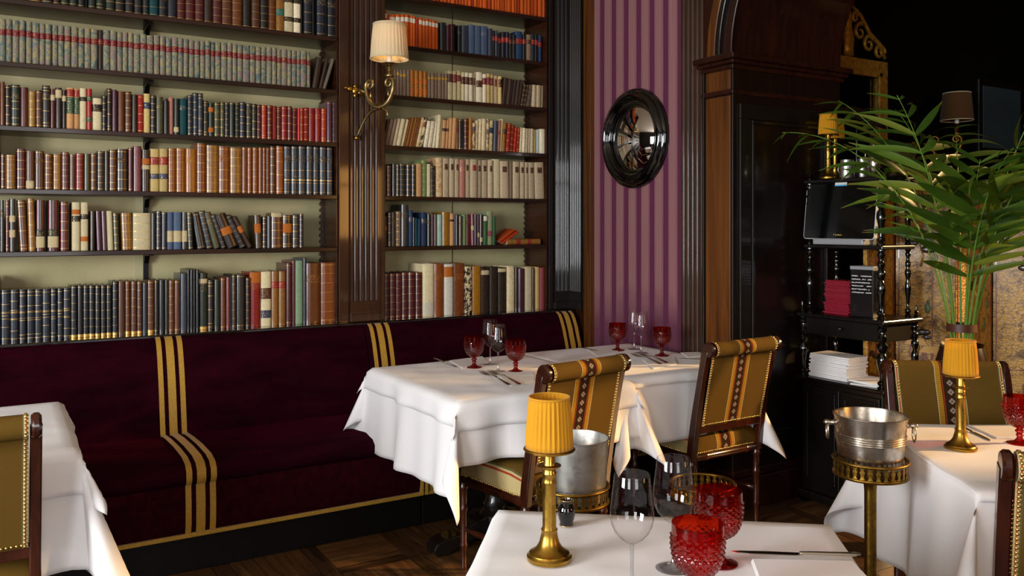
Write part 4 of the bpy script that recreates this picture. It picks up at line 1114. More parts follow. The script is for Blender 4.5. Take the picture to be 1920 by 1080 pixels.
    for s in (-1, 1):
        for k in range(28):
            z = .525 + .31 * k / 27
            np_.append(((s * .187, yz_back(z) - .0225, z), (0, -1, -.3)))
            np_.append(((s * .187, yz_back(z) + .026, z), (0, 1, .3)))
        for k in range(30):
            np_.append(((s * .2155, -.13 + .38 * k / 29, .392), (s, 0, 0)))
        for k in range(12):
            a = math.radians(-100 - 235 * k / 11)
            np_.append(((s * .188, ry + .034 * math.cos(a), rz_ + .034 * math.sin(a)), (0, math.cos(a), math.sin(a))))
    for k in range(30):
        x = -.18 + .36 * k / 29
        np_.append(((x, yz_back(.527) - .022, .528), (0, -1, -.3)))
        np_.append(((x, -.147, .393), (0, -1, 0))); np_.append(((x, .267, .393), (0, 1, 0)))
    tag(nails(np_).build('nail_trim', M['gold_nail'], c, smooth=True), 'rows of brass upholstery nails', kind='stuff')
    return c
def chair_at(root, mid, rz):
    """mid = the middle of the top roll"""
    off = Matrix.Rotation(rz, 3, 'Z') @ Vector((0, yz_back(.875) - .012, 0))
    root.location = (mid[0] - off.x, mid[1] - off.y, 0); root.rotation_euler = (0, 0, rz)
ch = make_chair('tapestry chair pulled up to the table before the velvet bench, behind the yellow lamp')
chair_at(ch, (1.925, 2.635), math.radians(9))
for (mid, rz, lab) in (((2.875, 2.735), math.radians(1.5), 'tapestry chair at the table beside the striped wallpaper'),
                       ((-.128, 2.66), math.radians(0), 'tapestry chair cut off by the picture edge, at the table along the velvet bench'),
                       (tuple(camxy(1.645, 3.22))[:2], RTR + PI, 'tapestry chair seen from the front behind the brass lamp and silver bucket'),
                       (tuple(camxy(1.33, 1.86))[:2], RTR - math.radians(16), 'tapestry chair partly in view with its back to us below the black pot')):
    k = copy_tree(ch, label=lab)
    chair_at(k, mid, rz)
# ------------------------------------------------------------------ glassware
def make_wine(label):
    g = thing('wine_glass', label, 'wine glass', group='clear wine glasses')
    bowl = [(.0045, .088), (.010, .0905), (.021, .098), (.0315, .110), (.038, .124), (.0405, .138), (.0400, .152), (.0375, .172), (.0345, .195), (.0325, .215)]
    foot = [(.001, .0002), (.034, .0002), (.0352, .0009), (.0345, .0018), (.026, .0030), (.014, .0050), (.0065, .0090), (.0036, .020), (.0032, .045), (.0034, .075)]
    MB().lathe(bowl + [(.0321, .2157), (.0318, .2152)], 48, cap=False).build('bowl', M['wineglass'], g, smooth=True)
    MB().lathe(foot + [(.0045, .0880)], 40, cap=False).build('stem_and_foot', M['glassstem'], g, smooth=60)
    return g
def make_goblet(label):
    g = thing('ruby_goblet', label, 'goblet', group='cut ruby goblets')
    prof = [(.010, .049), (.019, .053), (.030, .061), (.0385, .073), (.0435, .088), (.0458, .104), (.0462, .116), (.0455, .128), (.0452, .1455)]
    def interp(z):
        for (r0, z0), (r1, z1) in zip(prof, prof[1:]):
            if z0 <= z <= z1: return r0 + (r1 - r0) * (z - z0) / (z1 - z0)
        return prof[-1][0]
    seg = 80; rows = []; nz = 40
    for i in range(nz + 1):
        z = .049 + (.1455 - .049) * i / nz; r = interp(z); row_ = []
        for k in range(seg):
            a = 2 * PI * k / seg
            if z < .126:
                d = abs(math.sin(a * 10 + z * 330)) * abs(math.sin(a * 10 - z * 330))
                rr = r + .0048 * d - .0012
            else: rr = r
            row_.append((rr * math.cos(a), rr * math.sin(a), z))
        rows.append(row_)
    MB().grid(rows, closed_u=True).build('bowl', M['ruby'], g, smooth=40)
    MB().lathe([(.010, .049), (.0075, .046), (.0125, .042), (.0135, .039), (.0125, .036), (.0075, .033), (.0105, .029), (.0110, .026), (.0075, .022), (.009, .017), (.0145, .010), (.026, .0055), (.0355, .0035), (.0372, .0018), (.0365, .0002), (.001, .0002)], 32, cap=False).build('stem_and_foot', M['ruby'], g, smooth=50)
    return g
wg = make_wine('clear wine glass nearest the viewer beside the ruby goblets')
TT = TZ + .0065
def on(px, py, z=TT): return atZ(px, py, z)
def wine(px, d=None, py=None, label=None, first=False):
    p = atD(px, 0, d) if d else on(px, py)
    loc = (p.x, p.y, TT)
    if first: wg.location = loc; return wg
    return copy_tree(wg, loc, label=label)
wine(1185, d=1.545, first=True)
wine(1263, py=1066, label='clear wine glass behind the ruby goblets on the lamp table')
wine(919, py=684, label='taller-looking wine glass at the rear on the table before the bench')
wine(934, py=697, label='wine glass in front between two goblets before the bench')
wine(1189, py=655, label='wine glass at the rear before the striped wallpaper')
wine(1202, py=662, label='wine glass in front before the striped wallpaper')
gb = make_goblet('ruby cut goblet nearest the viewer')
p = atD(1308, 0, 1.49); gb.location = (p.x, p.y, TT)
for (px, py, lab) in ((1348, 1056, 'ruby cut goblet behind the nearest goblet on the lamp table'), (889, 689, 'ruby goblet nearer the bench stripe, on the table before the bench'), (967, 697, 'ruby goblet beside the chair, on the table before the bench'),
                      (1158, 657, 'ruby goblet just above the chair back, before the wallpaper'), (1241, 667, 'ruby goblet under the round mirror, beside the arch pilaster'), (1912, 832, 'ruby goblet at the picture edge beyond the brass lamp')):
    q = on(px, py); copy_tree(gb, (q.x, q.y, TT), label=lab)
# ------------------------------------------------------------------ cutlery and napkins
def knife(label, p0, p1, z, group='table knives'):
    """p0 tip, p1 handle end (world points)"""
    p0, p1 = Vector((p0.x, p0.y, 0)), Vector((p1.x, p1.y, 0)); L = (p1 - p0).length
    k = thing('table_knife', label, 'knife', (p0.x, p0.y, z), math.atan2((p1 - p0).y, (p1 - p0).x), group)
    bl = MB().prism([(0, .002), (.01, -.004), (.03, -.008), (L * .5, -.009), (L * .55, -.004), (L * .55, .004), (L * .3, .006), (.02, .005)], .0015, .003)
    bl.build('blade', M['steel'], k)
    MB().lathe([(.003, L * .53), (.005, L * .55), (.0048, L * .57), (.0055, L * .62), (.0062, L * .85), (.0072, L * .97), (.005, L), (.001, L + .002)], 12, (0, 0, 0), 'x').xform(Matrix.Diagonal((1, 1, .55, 1))).build('handle', M['steel'], k, smooth=40).location = (0, 0, .0045)
    return k
def fork(label, p0, p1, z, group='table forks'):
    p0, p1 = Vector((p0.x, p0.y, 0)), Vector((p1.x, p1.y, 0)); L = (p1 - p0).length
    k = thing('table_fork', label, 'fork', (p0.x, p0.y, z), math.atan2((p1 - p0).y, (p1 - p0).x), group)
    m = MB()
    rows = []
    for (x, w, h) in ((L, .006, .004), (L * .96, .009, .005), (L * .8, .007, .008), (L * .5, .0035, .013), (L * .38, .004, .010), (L * .34, .011, .006), (L * .27, .0125, .004)):
        rows.append([(x, -w, h), (x, w, h), (x, w, h + .0018), (x, -w, h + .0018)])
    m.grid(rows, closed_u=True); m.face((0, 1, 2, 3)); n = len(m.v); m.face((n - 4, n - 3, n - 2, n - 1))
    m.build('handle', M['steel'], k, smooth=40)
    for q in range(4):
        y = -.0108 + q * .0072
        MB().tube([(L * .275, y, .005), (L * .18, y, .0035), (L * .07, y, .005), (0, y, .009)], [.0018, .0018, .0016, .0009], 6).build('tine', M['steel'], k, smooth=True)
    return k
def napkin(label, pts, z, h=.006, group='folded table napkins', mat='napkin'):
    m = MB(); c = Vector((sum(p.x for p in pts) / 4, sum(p.y for p in pts) / 4, 0))
    poly = [(p.x - c.x, p.y - c.y) for p in pts]
    for k in range(3):
        s_ = 1 - .012 * k
        m.prism([(x * s_, y * s_) for x, y in poly], h * k / 3 + .0003 * (k > 0), h * (k + 1) / 3)
    o = m.build('napkin', M[mat], None, bevel=.0008); o.location = (c.x, c.y, z)
    return tag(o, label, 'napkin', group)
napkin('white folded napkin beneath the forks on the table before the bench', [on(928, 700), on(1000, 694), on(1003, 715), on(958, 725)], TT, .004)
fork('fork on the table before the bench, nearer the corner', on(901, 698), on(955, 724), TT)
fork('fork beside the napkin on the table before the bench', on(918, 699), on(975, 725), TT + .004)
napkin('white folded napkin under the knife before the bench', [on(842, 677), on(905, 669), on(915, 680), on(868, 692)], TT, .004)
knife('table knife pointing at the goblet before the bench', on(857, 691), on(814, 675), TT + .004)
napkin('white napkin before the wallpaper near the bench end', [on(1100, 656), on(1150, 650), on(1160, 660), on(1120, 668)], TT, .004)
knife('table knife before the wallpaper near the bench end', on(1122, 660), on(1085, 654), TT + .004)
napkin('white napkin under the forks before the wallpaper', [on(1205, 676), on(1265, 670), on(1270, 684), on(1225, 692)], TT, .004)
fork('fork before the wallpaper, the nearer of the two', on(1185, 665), on(1240, 685), TT)
fork('fork before the wallpaper beside the ruby goblet', on(1200, 666), on(1252, 684), TT + .004)
knife('table knife behind the chair before the arch pilaster', on(1272, 672), on(1318, 676), TT)
napkin('white napkin by the arch pilaster, partly behind the chair', [on(1276, 662), on(1312, 661), on(1322, 668), on(1290, 671)], TT, .004)
napkin('white folded napkin at the lower edge beside the ruby goblets', [on(1408, 1054), on(1600, 1058), on(1668, 1130), on(1440, 1140)], TT, .008)
knife('table knife lying beside the napkin on the lamp table', on(1372, 1044), on(1612, 1052), TT + .0085)
knife('table knife beside the brass lamp on the bucket table', on(1858, 828), on(1792, 797), TT)
napkin('white napkin on the far side of the bucket table', [on(1815, 799), on(1905, 799), on(1925, 822), on(1868, 823)], TT, .005)
# ------------------------------------------------------------------ small lamps with pleated shades
def pleated(r0, r1, z0, z1, seed, seg=160, amp=.0024, thick=.001):
    r = random.Random(seed); rows = []
    pl = [r.uniform(.4, 1.0) * math.sin(k * 2 * PI / 5.2) for k in range(seg)]
    for i in range(9):
        t = i / 8; z = z0 + (z1 - z0) * t; rr = r0 + (r1 - r0) * t
        g = .25 + .75 * math.sin(PI * min(max(t, .0), 1.0)) ** .5
        rows.append([((rr + amp * g * pl[k]) * math.cos(2 * PI * k / seg), (rr + amp * g * pl[k]) * math.sin(2 * PI * k / seg), z) for k in range(seg)])
    return MB().grid(rows, closed_u=True)
def torus(r, z, rr, seg=40, o=(0, 0)):
    return MB().tube([(o[0] + r * math.cos(2 * PI * k / seg), o[1] + r * math.sin(2 * PI * k / seg), z) for k in range(seg)], rr, 6, closed=True)
def make_lamp(label):
    l = thing('table_lamp', label, 'lamp', group='brass candlestick lamps')
    MB().lathe([(.001, 0), (.0445, 0), (.0455, .004), (.0455, .008), (.042, .0105), (.0405, .014), (.0355, .0165), (.0265, .024), (.0205, .034), (.0175, .046), (.0158, .056), (.0165, .058), (.0165, .061)], 40).build('base', M['brass'], l, smooth=35)
    MB().lathe([(.0148, .061), (.0138, .068), (.0134, .12), (.0134, .150), (.0145, .152), (.0145, .156), (.0138, .158), (.0138, .168), (.0145, .170), (.0145, .174), (.0132, .176), (.0132, .182), (.0165, .184), (.0235, .1865), (.0238, .1885), (.013, .1895), (.0118, .193), (.0118, .222)], 32).build('column', M['brass'], l, smooth=35)
    MB().lathe([(.001, .216), (.03, .217), (.0505, .2185), (.0525, .221), (.0505, .2235), (.047, .2225), (.001, .2215)], 48).build('shade_holder', M['brass'], l, smooth=40)
    s = pleated(.0480, .0405, .224, .325, 7).build('shade', M['shade_yellow'], l, smooth=True)
    md = s.modifiers.new('thickness', 'SOLIDIFY'); md.thickness = .001
    torus(.0407, .3245, .0022).build('top_trim', M['shade_yellow'], s, smooth=True)
    return l
lamp = make_lamp('brass candlestick lamp with yellow pleated shade standing before the silver bucket')
q = on(1030, 1048); lamp.location = (q.x, q.y, TT)
q = on(1801, 842); copy_tree(lamp, (q.x, q.y, TT), label='brass candlestick lamp with yellow shade on the table before the palm')
# ------------------------------------------------------------------ black pots
def make_pot(label):
    p = thing('pepper_pot', label, 'pot', group='small black gilt-rimmed pots')
    MB().lathe([(.001, .0005), (.014, .0005), (.0155, .003), (.0145, .008), (.0175, .016), (.0198, .027), (.0192, .038), (.0155, .046), (.0128, .050), (.0135, .054), (.0142, .057), (.0128, .057), (.0115, .052), (.001, .050)], 32).build('body', M['blackceramic'], p, smooth=40)
    torus(.0136, .0572, .0009).build('gilt_rim', M['gold_nail'], p, smooth=True)
    torus(.0152, .002, .0008).build('gilt_foot', M['gold_nail'], p, smooth=True)
    return p
pot = make_pot('small black pot with gilt rim beside the yellow lamp')
q = on(1062, 985); pot.location = (q.x, q.y, TT)
q = on(1912, 905); copy_tree(pot, (q.x, q.y, TT), label='small black pot with gilt rim above the cut-off chair')
# ------------------------------------------------------------------ champagne buckets and stands
def make_stand(label, h):
    s = thing('bucket_stand', label, 'stand', group='brass bucket stands')
    R = .100
    MB().lathe([(.001, h - .010), (.04, h - .010), (.085, h - .008), (R + .003, h - .003), (R + .004, h), (R - .002, h + .003), (.001, h + .003)], 48).build('tray', M['brass_dark'], s, smooth=40)
    torus(R, h + .002, .0035).build('lower_rail', M['brass_dark'], s, smooth=True)
    torus(R + .001, h + .0425, .0045).build('upper_rail', M['brass_dark'], s, smooth=True)
    g = MB(); n = 30
    for k in range(n):
        a = 2 * PI * k / n
        m = MB().lathe([(.0065, 0), (.0065, .006), (.0035, .009), (.0055, .018), (.0075, .024), (.0035, .030), (.0068, .034), (.0068, .040)], 6)
        m.xform(Matrix.Rotation(a, 4, 'Z') @ Matrix.Translation((R - .001, 0, h + .002)) @ Matrix.Diagonal((.25, 1.15, 1, 1)))
        g.add(m)
    tag(g.build('pierced_gallery', M['brass_dark'], s, smooth=50), 'pierced brass baluster gallery', kind='stuff')
    MB().lathe([(.03, h - .010), (.022, h - .018), (.024, h - .024), (.018, h - .032), (.0165, h - .05), (.0165, .3), (.0165, .1), (.022, .085), (.03, .06), (.06, .035), (.12, .02), (.125, .012), (.125, 0), (.001, 0)], 32).build('pole', M['brass_dark'], s, smooth=40)
    return s
def make_bucket(label, r0, r1, h, bands, handles, mat):
    b = thing('ice_bucket', label, 'ice bucket', group='champagne buckets')
    MB().lathe([(.001, 0), (r0 - .004, 0), (r0, .004), (r0 + (r1 - r0) * .5, h * .5), (r1, h - .004), (r1 + .003, h - .002), (r1 + .003, h), (r1 - .001, h), (r1 - .003, h - .006), (r0 - .003, .008), (.001, .006)], 64).build('body', mat, b, smooth=40)
    if bands:
        for z in bands:
            t = z / h; torus(r0 + (r1 - r0) * t + .0005, z, .0026, 56).build('band', mat, b, smooth=True)
    if handles:
        for s in (-1, 1):
            x = s * (r1 + .002)
            m = MB().lathe([(.008, 0), (.008, .006), (.006, .010), (.009, .016), (.009, .024), (.004, .030), (.001, .031)], 14, (0, 0, 0), 'x')
            if s < 0: m.xform(Matrix.Diagonal((-1, 1, 1, 1)))
            lug = m.build('handle_lug', mat, b, smooth=40); lug.location = (x - s * .004, 0, h - .028)
            MB().tube([(x + s * .016, .0175 * math.sin(2 * PI * k / 28), h - .028 - .022 + .024 * math.cos(2 * PI * k / 28)) for k in range(28)], .0028, 8, closed=True).build('ring_handle', mat, lug, smooth=True).location = (-(x - s * .004), 0, -(h - .028))
    return b
SB = camxy(1.033, 2.44)
st = make_stand('brass gallery stand carrying the ringed silver bucket', .705); st.location = (SB.x, SB.y, 0)
bk = make_bucket('worn silver bucket with ring handles and reeded bands', .083, .0995, .168, (.094, .1005, .107, .1135), True, M['silver'])
bk.location = (SB.x, SB.y, .7085); bk.rotation_euler = (0, 0, -YAW - math.radians(12))
SM = camxy((1073 - 960) / FPX * 2.36, 2.36)
st2 = make_stand('brass gallery stand behind the yellow lamp', .655); st2.location = (SM.x, SM.y, 0)
bk2 = make_bucket('plain dull pewter bucket behind the yellow lamp', .080, .089, .172, None, False, M['pewter'])
q = camxy((1090 - 960) / FPX * 2.36, 2.36); q = camxy((1081 - 960) / FPX * 2.36, 2.36); bk2.location = (q.x, q.y, .6585)
SE = camxy((1318 - 960) / FPX * 2.72, 2.72)
st3 = make_stand('empty brass gallery stand behind the ruby goblets', .55); st3.location = (SE.x, SE.y, 0)
# ------------------------------------------------------------------ wall lamps
def make_sconce(label, bulb):
    """origin on the wall; -y into the room"""
    s = thing('wall_sconce', label, 'wall lamp', group='brass wall sconces')
    Pm = M['brass_grey']
    def arm(pts, r0, r1, name, par=s):
        n = len(pts)
        MB().tube(pts, [r0 + (r1 - r0) * k / (n - 1) for k in range(n)], 10).build(name, Pm, par, smooth=True)
    A = Vector((.02, -.085, 0)); B = Vector((.11, -.255, 0)); Mid = (A + B) / 2
    def P(t, z): return A + (B - A) * t + Vector((0, 0, z))
    def scroll(t0, z0, s_, turns=1.25, r=.030):
        out = []
        for k in range(22):
            a = k / 21 * turns * 2 * PI; rr = r * (1 - .75 * k / 21)
            out.append(P(t0 + s_ * (r - rr * math.cos(a)) / .19, z0 + rr * math.sin(a)))
        return out
    def arc(t0, t1, z0, z1, up):
        return [P(t0 + (t1 - t0) * (1 - math.cos(k / 14 * PI / 2)), z0 + (z1 - z0) * math.sin(k / 14 * PI / 2)) for k in range(15)]
    # U of two arms meeting at the foot
    left = [P(.5 - .5 * math.sin(k / 16 * PI / 2), -.105 + .125 * (1 - math.cos(k / 16 * PI / 2))) for k in range(17)]
    right = [P(.5 + .5 * math.sin(k / 16 * PI / 2), -.105 + .125 * (1 - math.cos(k / 16 * PI / 2))) for k in range(17)]
    arm(left + scroll(0, .02, 1)[1:], .0155, .007, 'arm')
    arm(right + scroll(1, .02, -1)[1:], .0155, .007, 'arm')
    MB().lathe([(.012, -.014), (.016, -.006), (.016, .006), (.012, .014)], 16, (Mid.x, Mid.y, -.105), 'y').build('clasp', M['brass'], s, smooth=40)
    for t in (.18, .82):
        MB().ball(P(t, -.055 + .02), .012, sc=(.6, .6, 1.6)).build('leaf', Pm, s, smooth=True)
    # tail back to the wall
    t0 = P(.5, -.112); te = Vector((-.005, -.012, -.262))
    tail = [t0.lerp(te, k / 12) + Vector((0, 0, .045 * math.sin(PI * k / 12))) for k in range(13)]
    arm(tail, .010, .007, 'tail')
    MB().lathe([(.001, -.012), (.012, -.010), (.014, 0), (.010, .012), (.004, .016)], 12, (te.x, te.y + .002, te.z), 'z').build('tail_knob', M['brass'], s, smooth=True)
    arm([t0, t0 + (B - A) * .12 + Vector((0, 0, -.002)), t0 + (B - A) * .28 + Vector((0, 0, -.018)), t0 + (B - A) * .30 + Vector((0, 0, -.042)), t0 + (B - A) * .22 + Vector((0, 0, -.048))], .007, .004, 'curl')
    bp = MB()
    for (x, z, r, sx, sz) in ((0, 0, .02, 1, 1.2), (-.03, .008, .014, 1.3, 1), (.03, -.008, .014, 1.3, 1), (0, .024, .012, 1, 1.2), (0, -.026, .012, 1, 1.2), (-.052, .012, .008, 1.4, .8)):
        bp.ball((x - .01, -.008, z), r, sc=(sx, .5, sz))
    bp.build('wall_plate', M['brass'], s, smooth=True)
    arm([Vector((-.005, -.01, 0)), Vector((0, -.05, .002)), P(.0, -.02)], .008, .008, 'bracket')
    # cup, candle and shade over the outer arm
    c = P(.86, 0)
    o = thing('lamp_head', None, None, c); o.parent = s
    MB().lathe([(.012, .048), (.026, .054), (.027, .060), (.012, .066), (.010, .074), (.018, .080), (.012, .088), (.011, .104), (.02, .112), (.045, .120), (.048, .124), (.03, .122), (.012, .124)], 28).build('drip_cup', Pm, o, smooth=40)
    MB().lathe([(.0135, .122), (.0135, .205), (.001, .206)], 20).build('candle', M['white'], o, smooth=40)
    sh = pleated(.103, .087, .148, .335, 3, amp=.0022).build('shade', M['shade_cream'], o, smooth=True)
    md = sh.modifiers.new('thickness', 'SOLIDIFY'); md.thickness = .0012
    torus(.1032, .149, .003).build('bottom_trim', M['shade_cream'], sh, smooth=True)
    torus(.0872, .334, .003).build('top_trim', M['shade_cream'], sh, smooth=True)
    for k in range(3):
        a = k * 2 * PI / 3 + .5
        MB().tube([(.012 * math.cos(a), .012 * math.sin(a), .2), (.101 * math.cos(a), .101 * math.sin(a), .152)], .0012, 6).build('shade_wire', M['steel'], o, smooth=True)
    if bulb:
        MB().ball((0, 0, .222), .013, sc=(1, 1, 1.6)).build('bulb', M['white'], o, smooth=True)
        ld = bpy.data.lights.new('sconce_bulb', 'POINT'); ld.energy = bulb; ld.color = (1.0, .62, .25); ld.shadow_soft_size = .02
        lo = bpy.data.objects.new('sconce_bulb', ld); COL.objects.link(lo); lo.parent = o; lo.location = (0, 0, .258)
    return s
sc1 = make_sconce('brass scroll wall lamp with cream pleated shade on the fluted pilaster', 0.8)
w = atY(668, 171, 4.475); sc1.location = (w.x, 4.468, w.z)
w = atY(1733, 240, 3.6)
sc2 = copy_tree(sc1, (w.x - .09, 3.598, w.z - .12), label='dim wall lamp with tan shade in the dark far room')
for o in list(sc2.children_recursive):
    if o.type == 'LIGHT': bpy.data.objects.remove(o)
    elif o.name.startswith('shade') and 'wire' not in o.name:
        o.data = o.data.copy(); o.data.materials[0] = M['shade_tan']
    elif o.type == 'MESH' and M['brass_grey'] in list(o.data.materials): o.data = o.data.copy(); o.data.materials[0] = M['brass_dark']
# ------------------------------------------------------------------ convex mirror
mc = atX(1192, 260, XW)
mr = thing('convex_mirror', 'round convex mirror in a moulded black frame on the striped wallpaper', 'mirror', (XW, mc.y, mc.z))
MB().lathe([(.292, -.001), (.292, -.018), (.286, -.030), (.276, -.036), (.266, -.033), (.262, -.040), (.252, -.050), (.238, -.054), (.230, -.048), (.226, -.040), (.222, -.043), (.216, -.046), (.210, -.040), (.206, -.026), (.204, -.012), (.204, -.001)], 96, (0, 0, 0), 'x', cap=False).build('frame', M['blackgloss'], mr, smooth=40)
MB().lathe([(.2075, -.020), (.2045, -.026), (.2000, -.022)], 96, (0, 0, 0), 'x', cap=False).build('inner_bead', M['blackgloss'], mr, smooth=True)
R_ = .32
MB().lathe([(.2035 * math.sin(t / 16 * PI / 2), -.012 - (math.sqrt(R_ ** 2 - (.2035 * math.sin(t / 16 * PI / 2)) ** 2) - math.sqrt(R_ ** 2 - .2035 ** 2))) for t in range(16, -1, -1)], 96, (0, 0, 0), 'x', cap=False).build('mirror_glass', M['mirror'], mr, smooth=True)
# ------------------------------------------------------------------ etagere
EX0, EX1, EY0, EY1 = 3.55, 3.83, 2.50, 2.985
et = thing('etagere', 'black turned-post display stand with drawer and cupboard in the arch', 'stand', ((EX0 + EX1) / 2, (EY0 + EY1) / 2, 0))
def ep(o): o.location = (-(EX0 + EX1) / 2, -(EY0 + EY1) / 2, 0); return o
E = M['ebony_soft']
for (z, i, nm) in ((.645, 0, 'shelf'), (.972, 0, 'shelf'), (1.325, .025, 'shelf'), (1.655, .025, 'shelf')):
    ep(MB().box(EX0 + i - .012, EX1 - i + .012, EY0 + i - .012, EY1 - i + .012, z - .02, z).build(nm, E, et, bevel=.005))
cab = ep(MB().box(EX0 + .01, EX1 - .01, EY0 + .01, EY1 - .01, .06, .625).build('cupboard', E, et, bevel=.004))
for (y0, y1) in ((EY0 + .02, (EY0 + EY1) / 2 - .003), ((EY0 + EY1) / 2 + .003, EY1 - .02)):
    d = MB().box(EX0, EX0 + .012, y0, y1, .1, .6).build('cupboard_door', E, et, bevel=.003); ep(d)
    f = MB()
    f.box(EX0 - .006, EX0, y0 + .02, y1 - .02, .12, .135); f.box(EX0 - .006, EX0, y0 + .02, y1 - .02, .565, .58); f.box(EX0 - .006, EX0, y0 + .02, y0 + .035, .135, .565); f.box(EX0 - .006, EX0, y1 - .035, y1 - .02, .135, .565)
    f.build('door_frame', E, d, bevel=.002)
ep(MB().box(EX0 - .008, EX1 + .008, EY0 - .008, EY1 + .008, .02, .06).build('base_board', E, et, bevel=.006))
dr = ep(MB().box(EX0 + .012, EX1 - .005, EY0 + .015, EY1 - .015, .865, .951).build('drawer', E, et, bevel=.003))
kn = MB().lathe([(.004, .0), (.005, .006), (.010, .012), (.011, .017), (.007, .022), (.001, .023)], 16, axis='x'); kn.xform(Matrix.Diagonal((-1, 1, 1, 1)) )
kn.build('knob', M['blackgloss'], dr, smooth=40).location = (EX0 + .012, (EY0 + EY1) / 2, .908)
def post(x, y, z0, z1, r=.019):
    h = z1 - z0
    pr = [(.9, 0), (1, .03), (.6, .05), (.95, .085), (.95, .11), (.55, .135), (.5, .2), (.75, .32), (1.05, .42), (.95, .5), (.55, .56), (.8, .59), (1.05, .64), (1.05, .68), (.6, .72), (.85, .76), (.95, .8), (.6, .83), (.55, .88), (.9, .91), (.9, .94), (.6, .96), (1, .985), (1, 1)]
    return MB().lathe([(a * r, z0 + b * h) for a, b in pr], 16, (x, y, 0))
for (x, y) in ((EX0 + .014, EY0 + .014), (EX0 + .014, EY1 - .014), (EX1 - .014, EY0 + .014), (EX1 - .014, EY1 - .014)):
    ep(post(x, y, .645, .952, .024 if x < 3.7 else .017).build('turned_post', M['blackgloss'], et, smooth=40))
    ix = .022 if x < 3.7 else -.022; iy = .022 if y < 2.7 else -.022
    for (a, b) in ((.972, 1.305), (1.325, 1.635)):
        ep(post(x + ix, y + iy, a, b, .020 if x < 3.7 else .014).build('turned_post', M['blackgloss'], et, smooth=40))
    ep(MB().lathe([(.010, .972), (.012, .98), (.006, .99), (.010, 1.0), (.004, 1.012), (.006, 1.02), (.001, 1.034)], 14, (x - ix * .2, y - iy * .2, 0)).build('finial', M['blackgloss'], et, smooth=40))
    ep(MB().lathe([(.012, 1.655), (.014, 1.662), (.007, 1.672), (.012, 1.684), (.005, 1.696), (.008, 1.704), (.001, 1.716)], 14, (x + ix, y + iy, 0)).build('finial', M['blackgloss'], et, smooth=40))
    ep(MB().lathe([(.016, 0), (.02, .012), (.012, .02)], 14, (x, y, 0)).build('foot', M['blackgloss'], et, smooth=40))
# ---- till screen
mo = thing('till_screen', 'black touchscreen till with silver edge on the display stand', 'monitor', (3.615, 2.765, 1.325), -PI / 2 + math.radians(4))
W2, H2 = .198, .292
def rrect(w, h, r, n=6):
    pts = []
    for (cx, cz, a0) in ((w - r, h - r, 0), (-w + r, h - r, 90), (-w + r, r, 180), (w - r, r, 270)):
        for k in range(n + 1):
            a = math.radians(a0 + 90 * k / n); pts.append((cx + r * math.cos(a), cz + r * math.sin(a)))
    return pts
tilt = Matrix.Translation((0, -.055, .028)) @ Matrix.Rotation(math.radians(-7), 4, 'X')
MB().prism(rrect(W2, H2, .016), 0, .022, 'y').xform(tilt).build('silver_bezel', M['white'], mo, smooth=30)
MB().prism(rrect(W2 - .004, H2 - .004, .013), -.003, .001, 'y').xform(tilt @ Matrix.Translation((0, 0, .002))).build('front_glass', M['blackgloss'], mo, smooth=30)
sg = MB().box(-W2 + .03, W2 - .03, -.0036, -.003, .045, H2 - .03).xform(tilt).build('display', M['screen'], mo)
MB().box(-.033, .033, -.0042, -.003, H2 - .026, H2 - .006).xform(tilt).build('sticker', M['white'], mo)
M['stickerblue'] = Mat('sticker_blue', '#2a9fd6', .5).m
MB().box(-.033, .033, -.0047, -.0042, H2 - .026, H2 - .020).xform(tilt).build('sticker_band', M['stickerblue'], mo)
lg = MB().tube([(-.014 + .006 * math.cos(k * PI / 8), -.0042, .021 + .005 * math.sin(k * PI / 8)) for k in range(16)], .0011, 6, closed=True)
for k in range(3): lg.tube([(.0 + k * .008, -.0042, .018), (.0 + k * .008, -.0042, .024), (.005 + k * .008, -.0042, .024), (.005 + k * .008, -.0042, .018)], .0009, 6)
tag(lg.xform(tilt).build('maker_mark', M['gold_nail'], mo), 'small gold maker mark', kind='stuff')
MB().box(-.14, .14, -.06, .06, 0, .03).build('stand_base', M['grey_plastic'], mo, bevel=.006)
MB().box(-.05, .05, -.02, .04, .03, .16).build('stand_neck', M['grey_plastic'], mo, bevel=.006)
# ---- crimson menus
menu_me = MB().box(-.055, .055, -.075, .075, 0, .0048).mesh('menu_booklet', M['menu_red'])
rr_ = random.Random(2)
for k in range(26):
    o = bpy.data.objects.new('menu_booklet', menu_me); COL.objects.link(o)
    o.location = (3.665 + rr_.uniform(-.004, .008), 2.80 + rr_.uniform(-.008, .008) + (.006 if k < 9 else 0), .9725 + k * .0066); o.rotation_euler = (0, 0, rr_.uniform(-.05, .05))
    tag(o, 'crimson menu booklet in the stack on the display stand, %s from the bottom' % ordinal(k + 1), 'menu', 'stack of crimson menus')
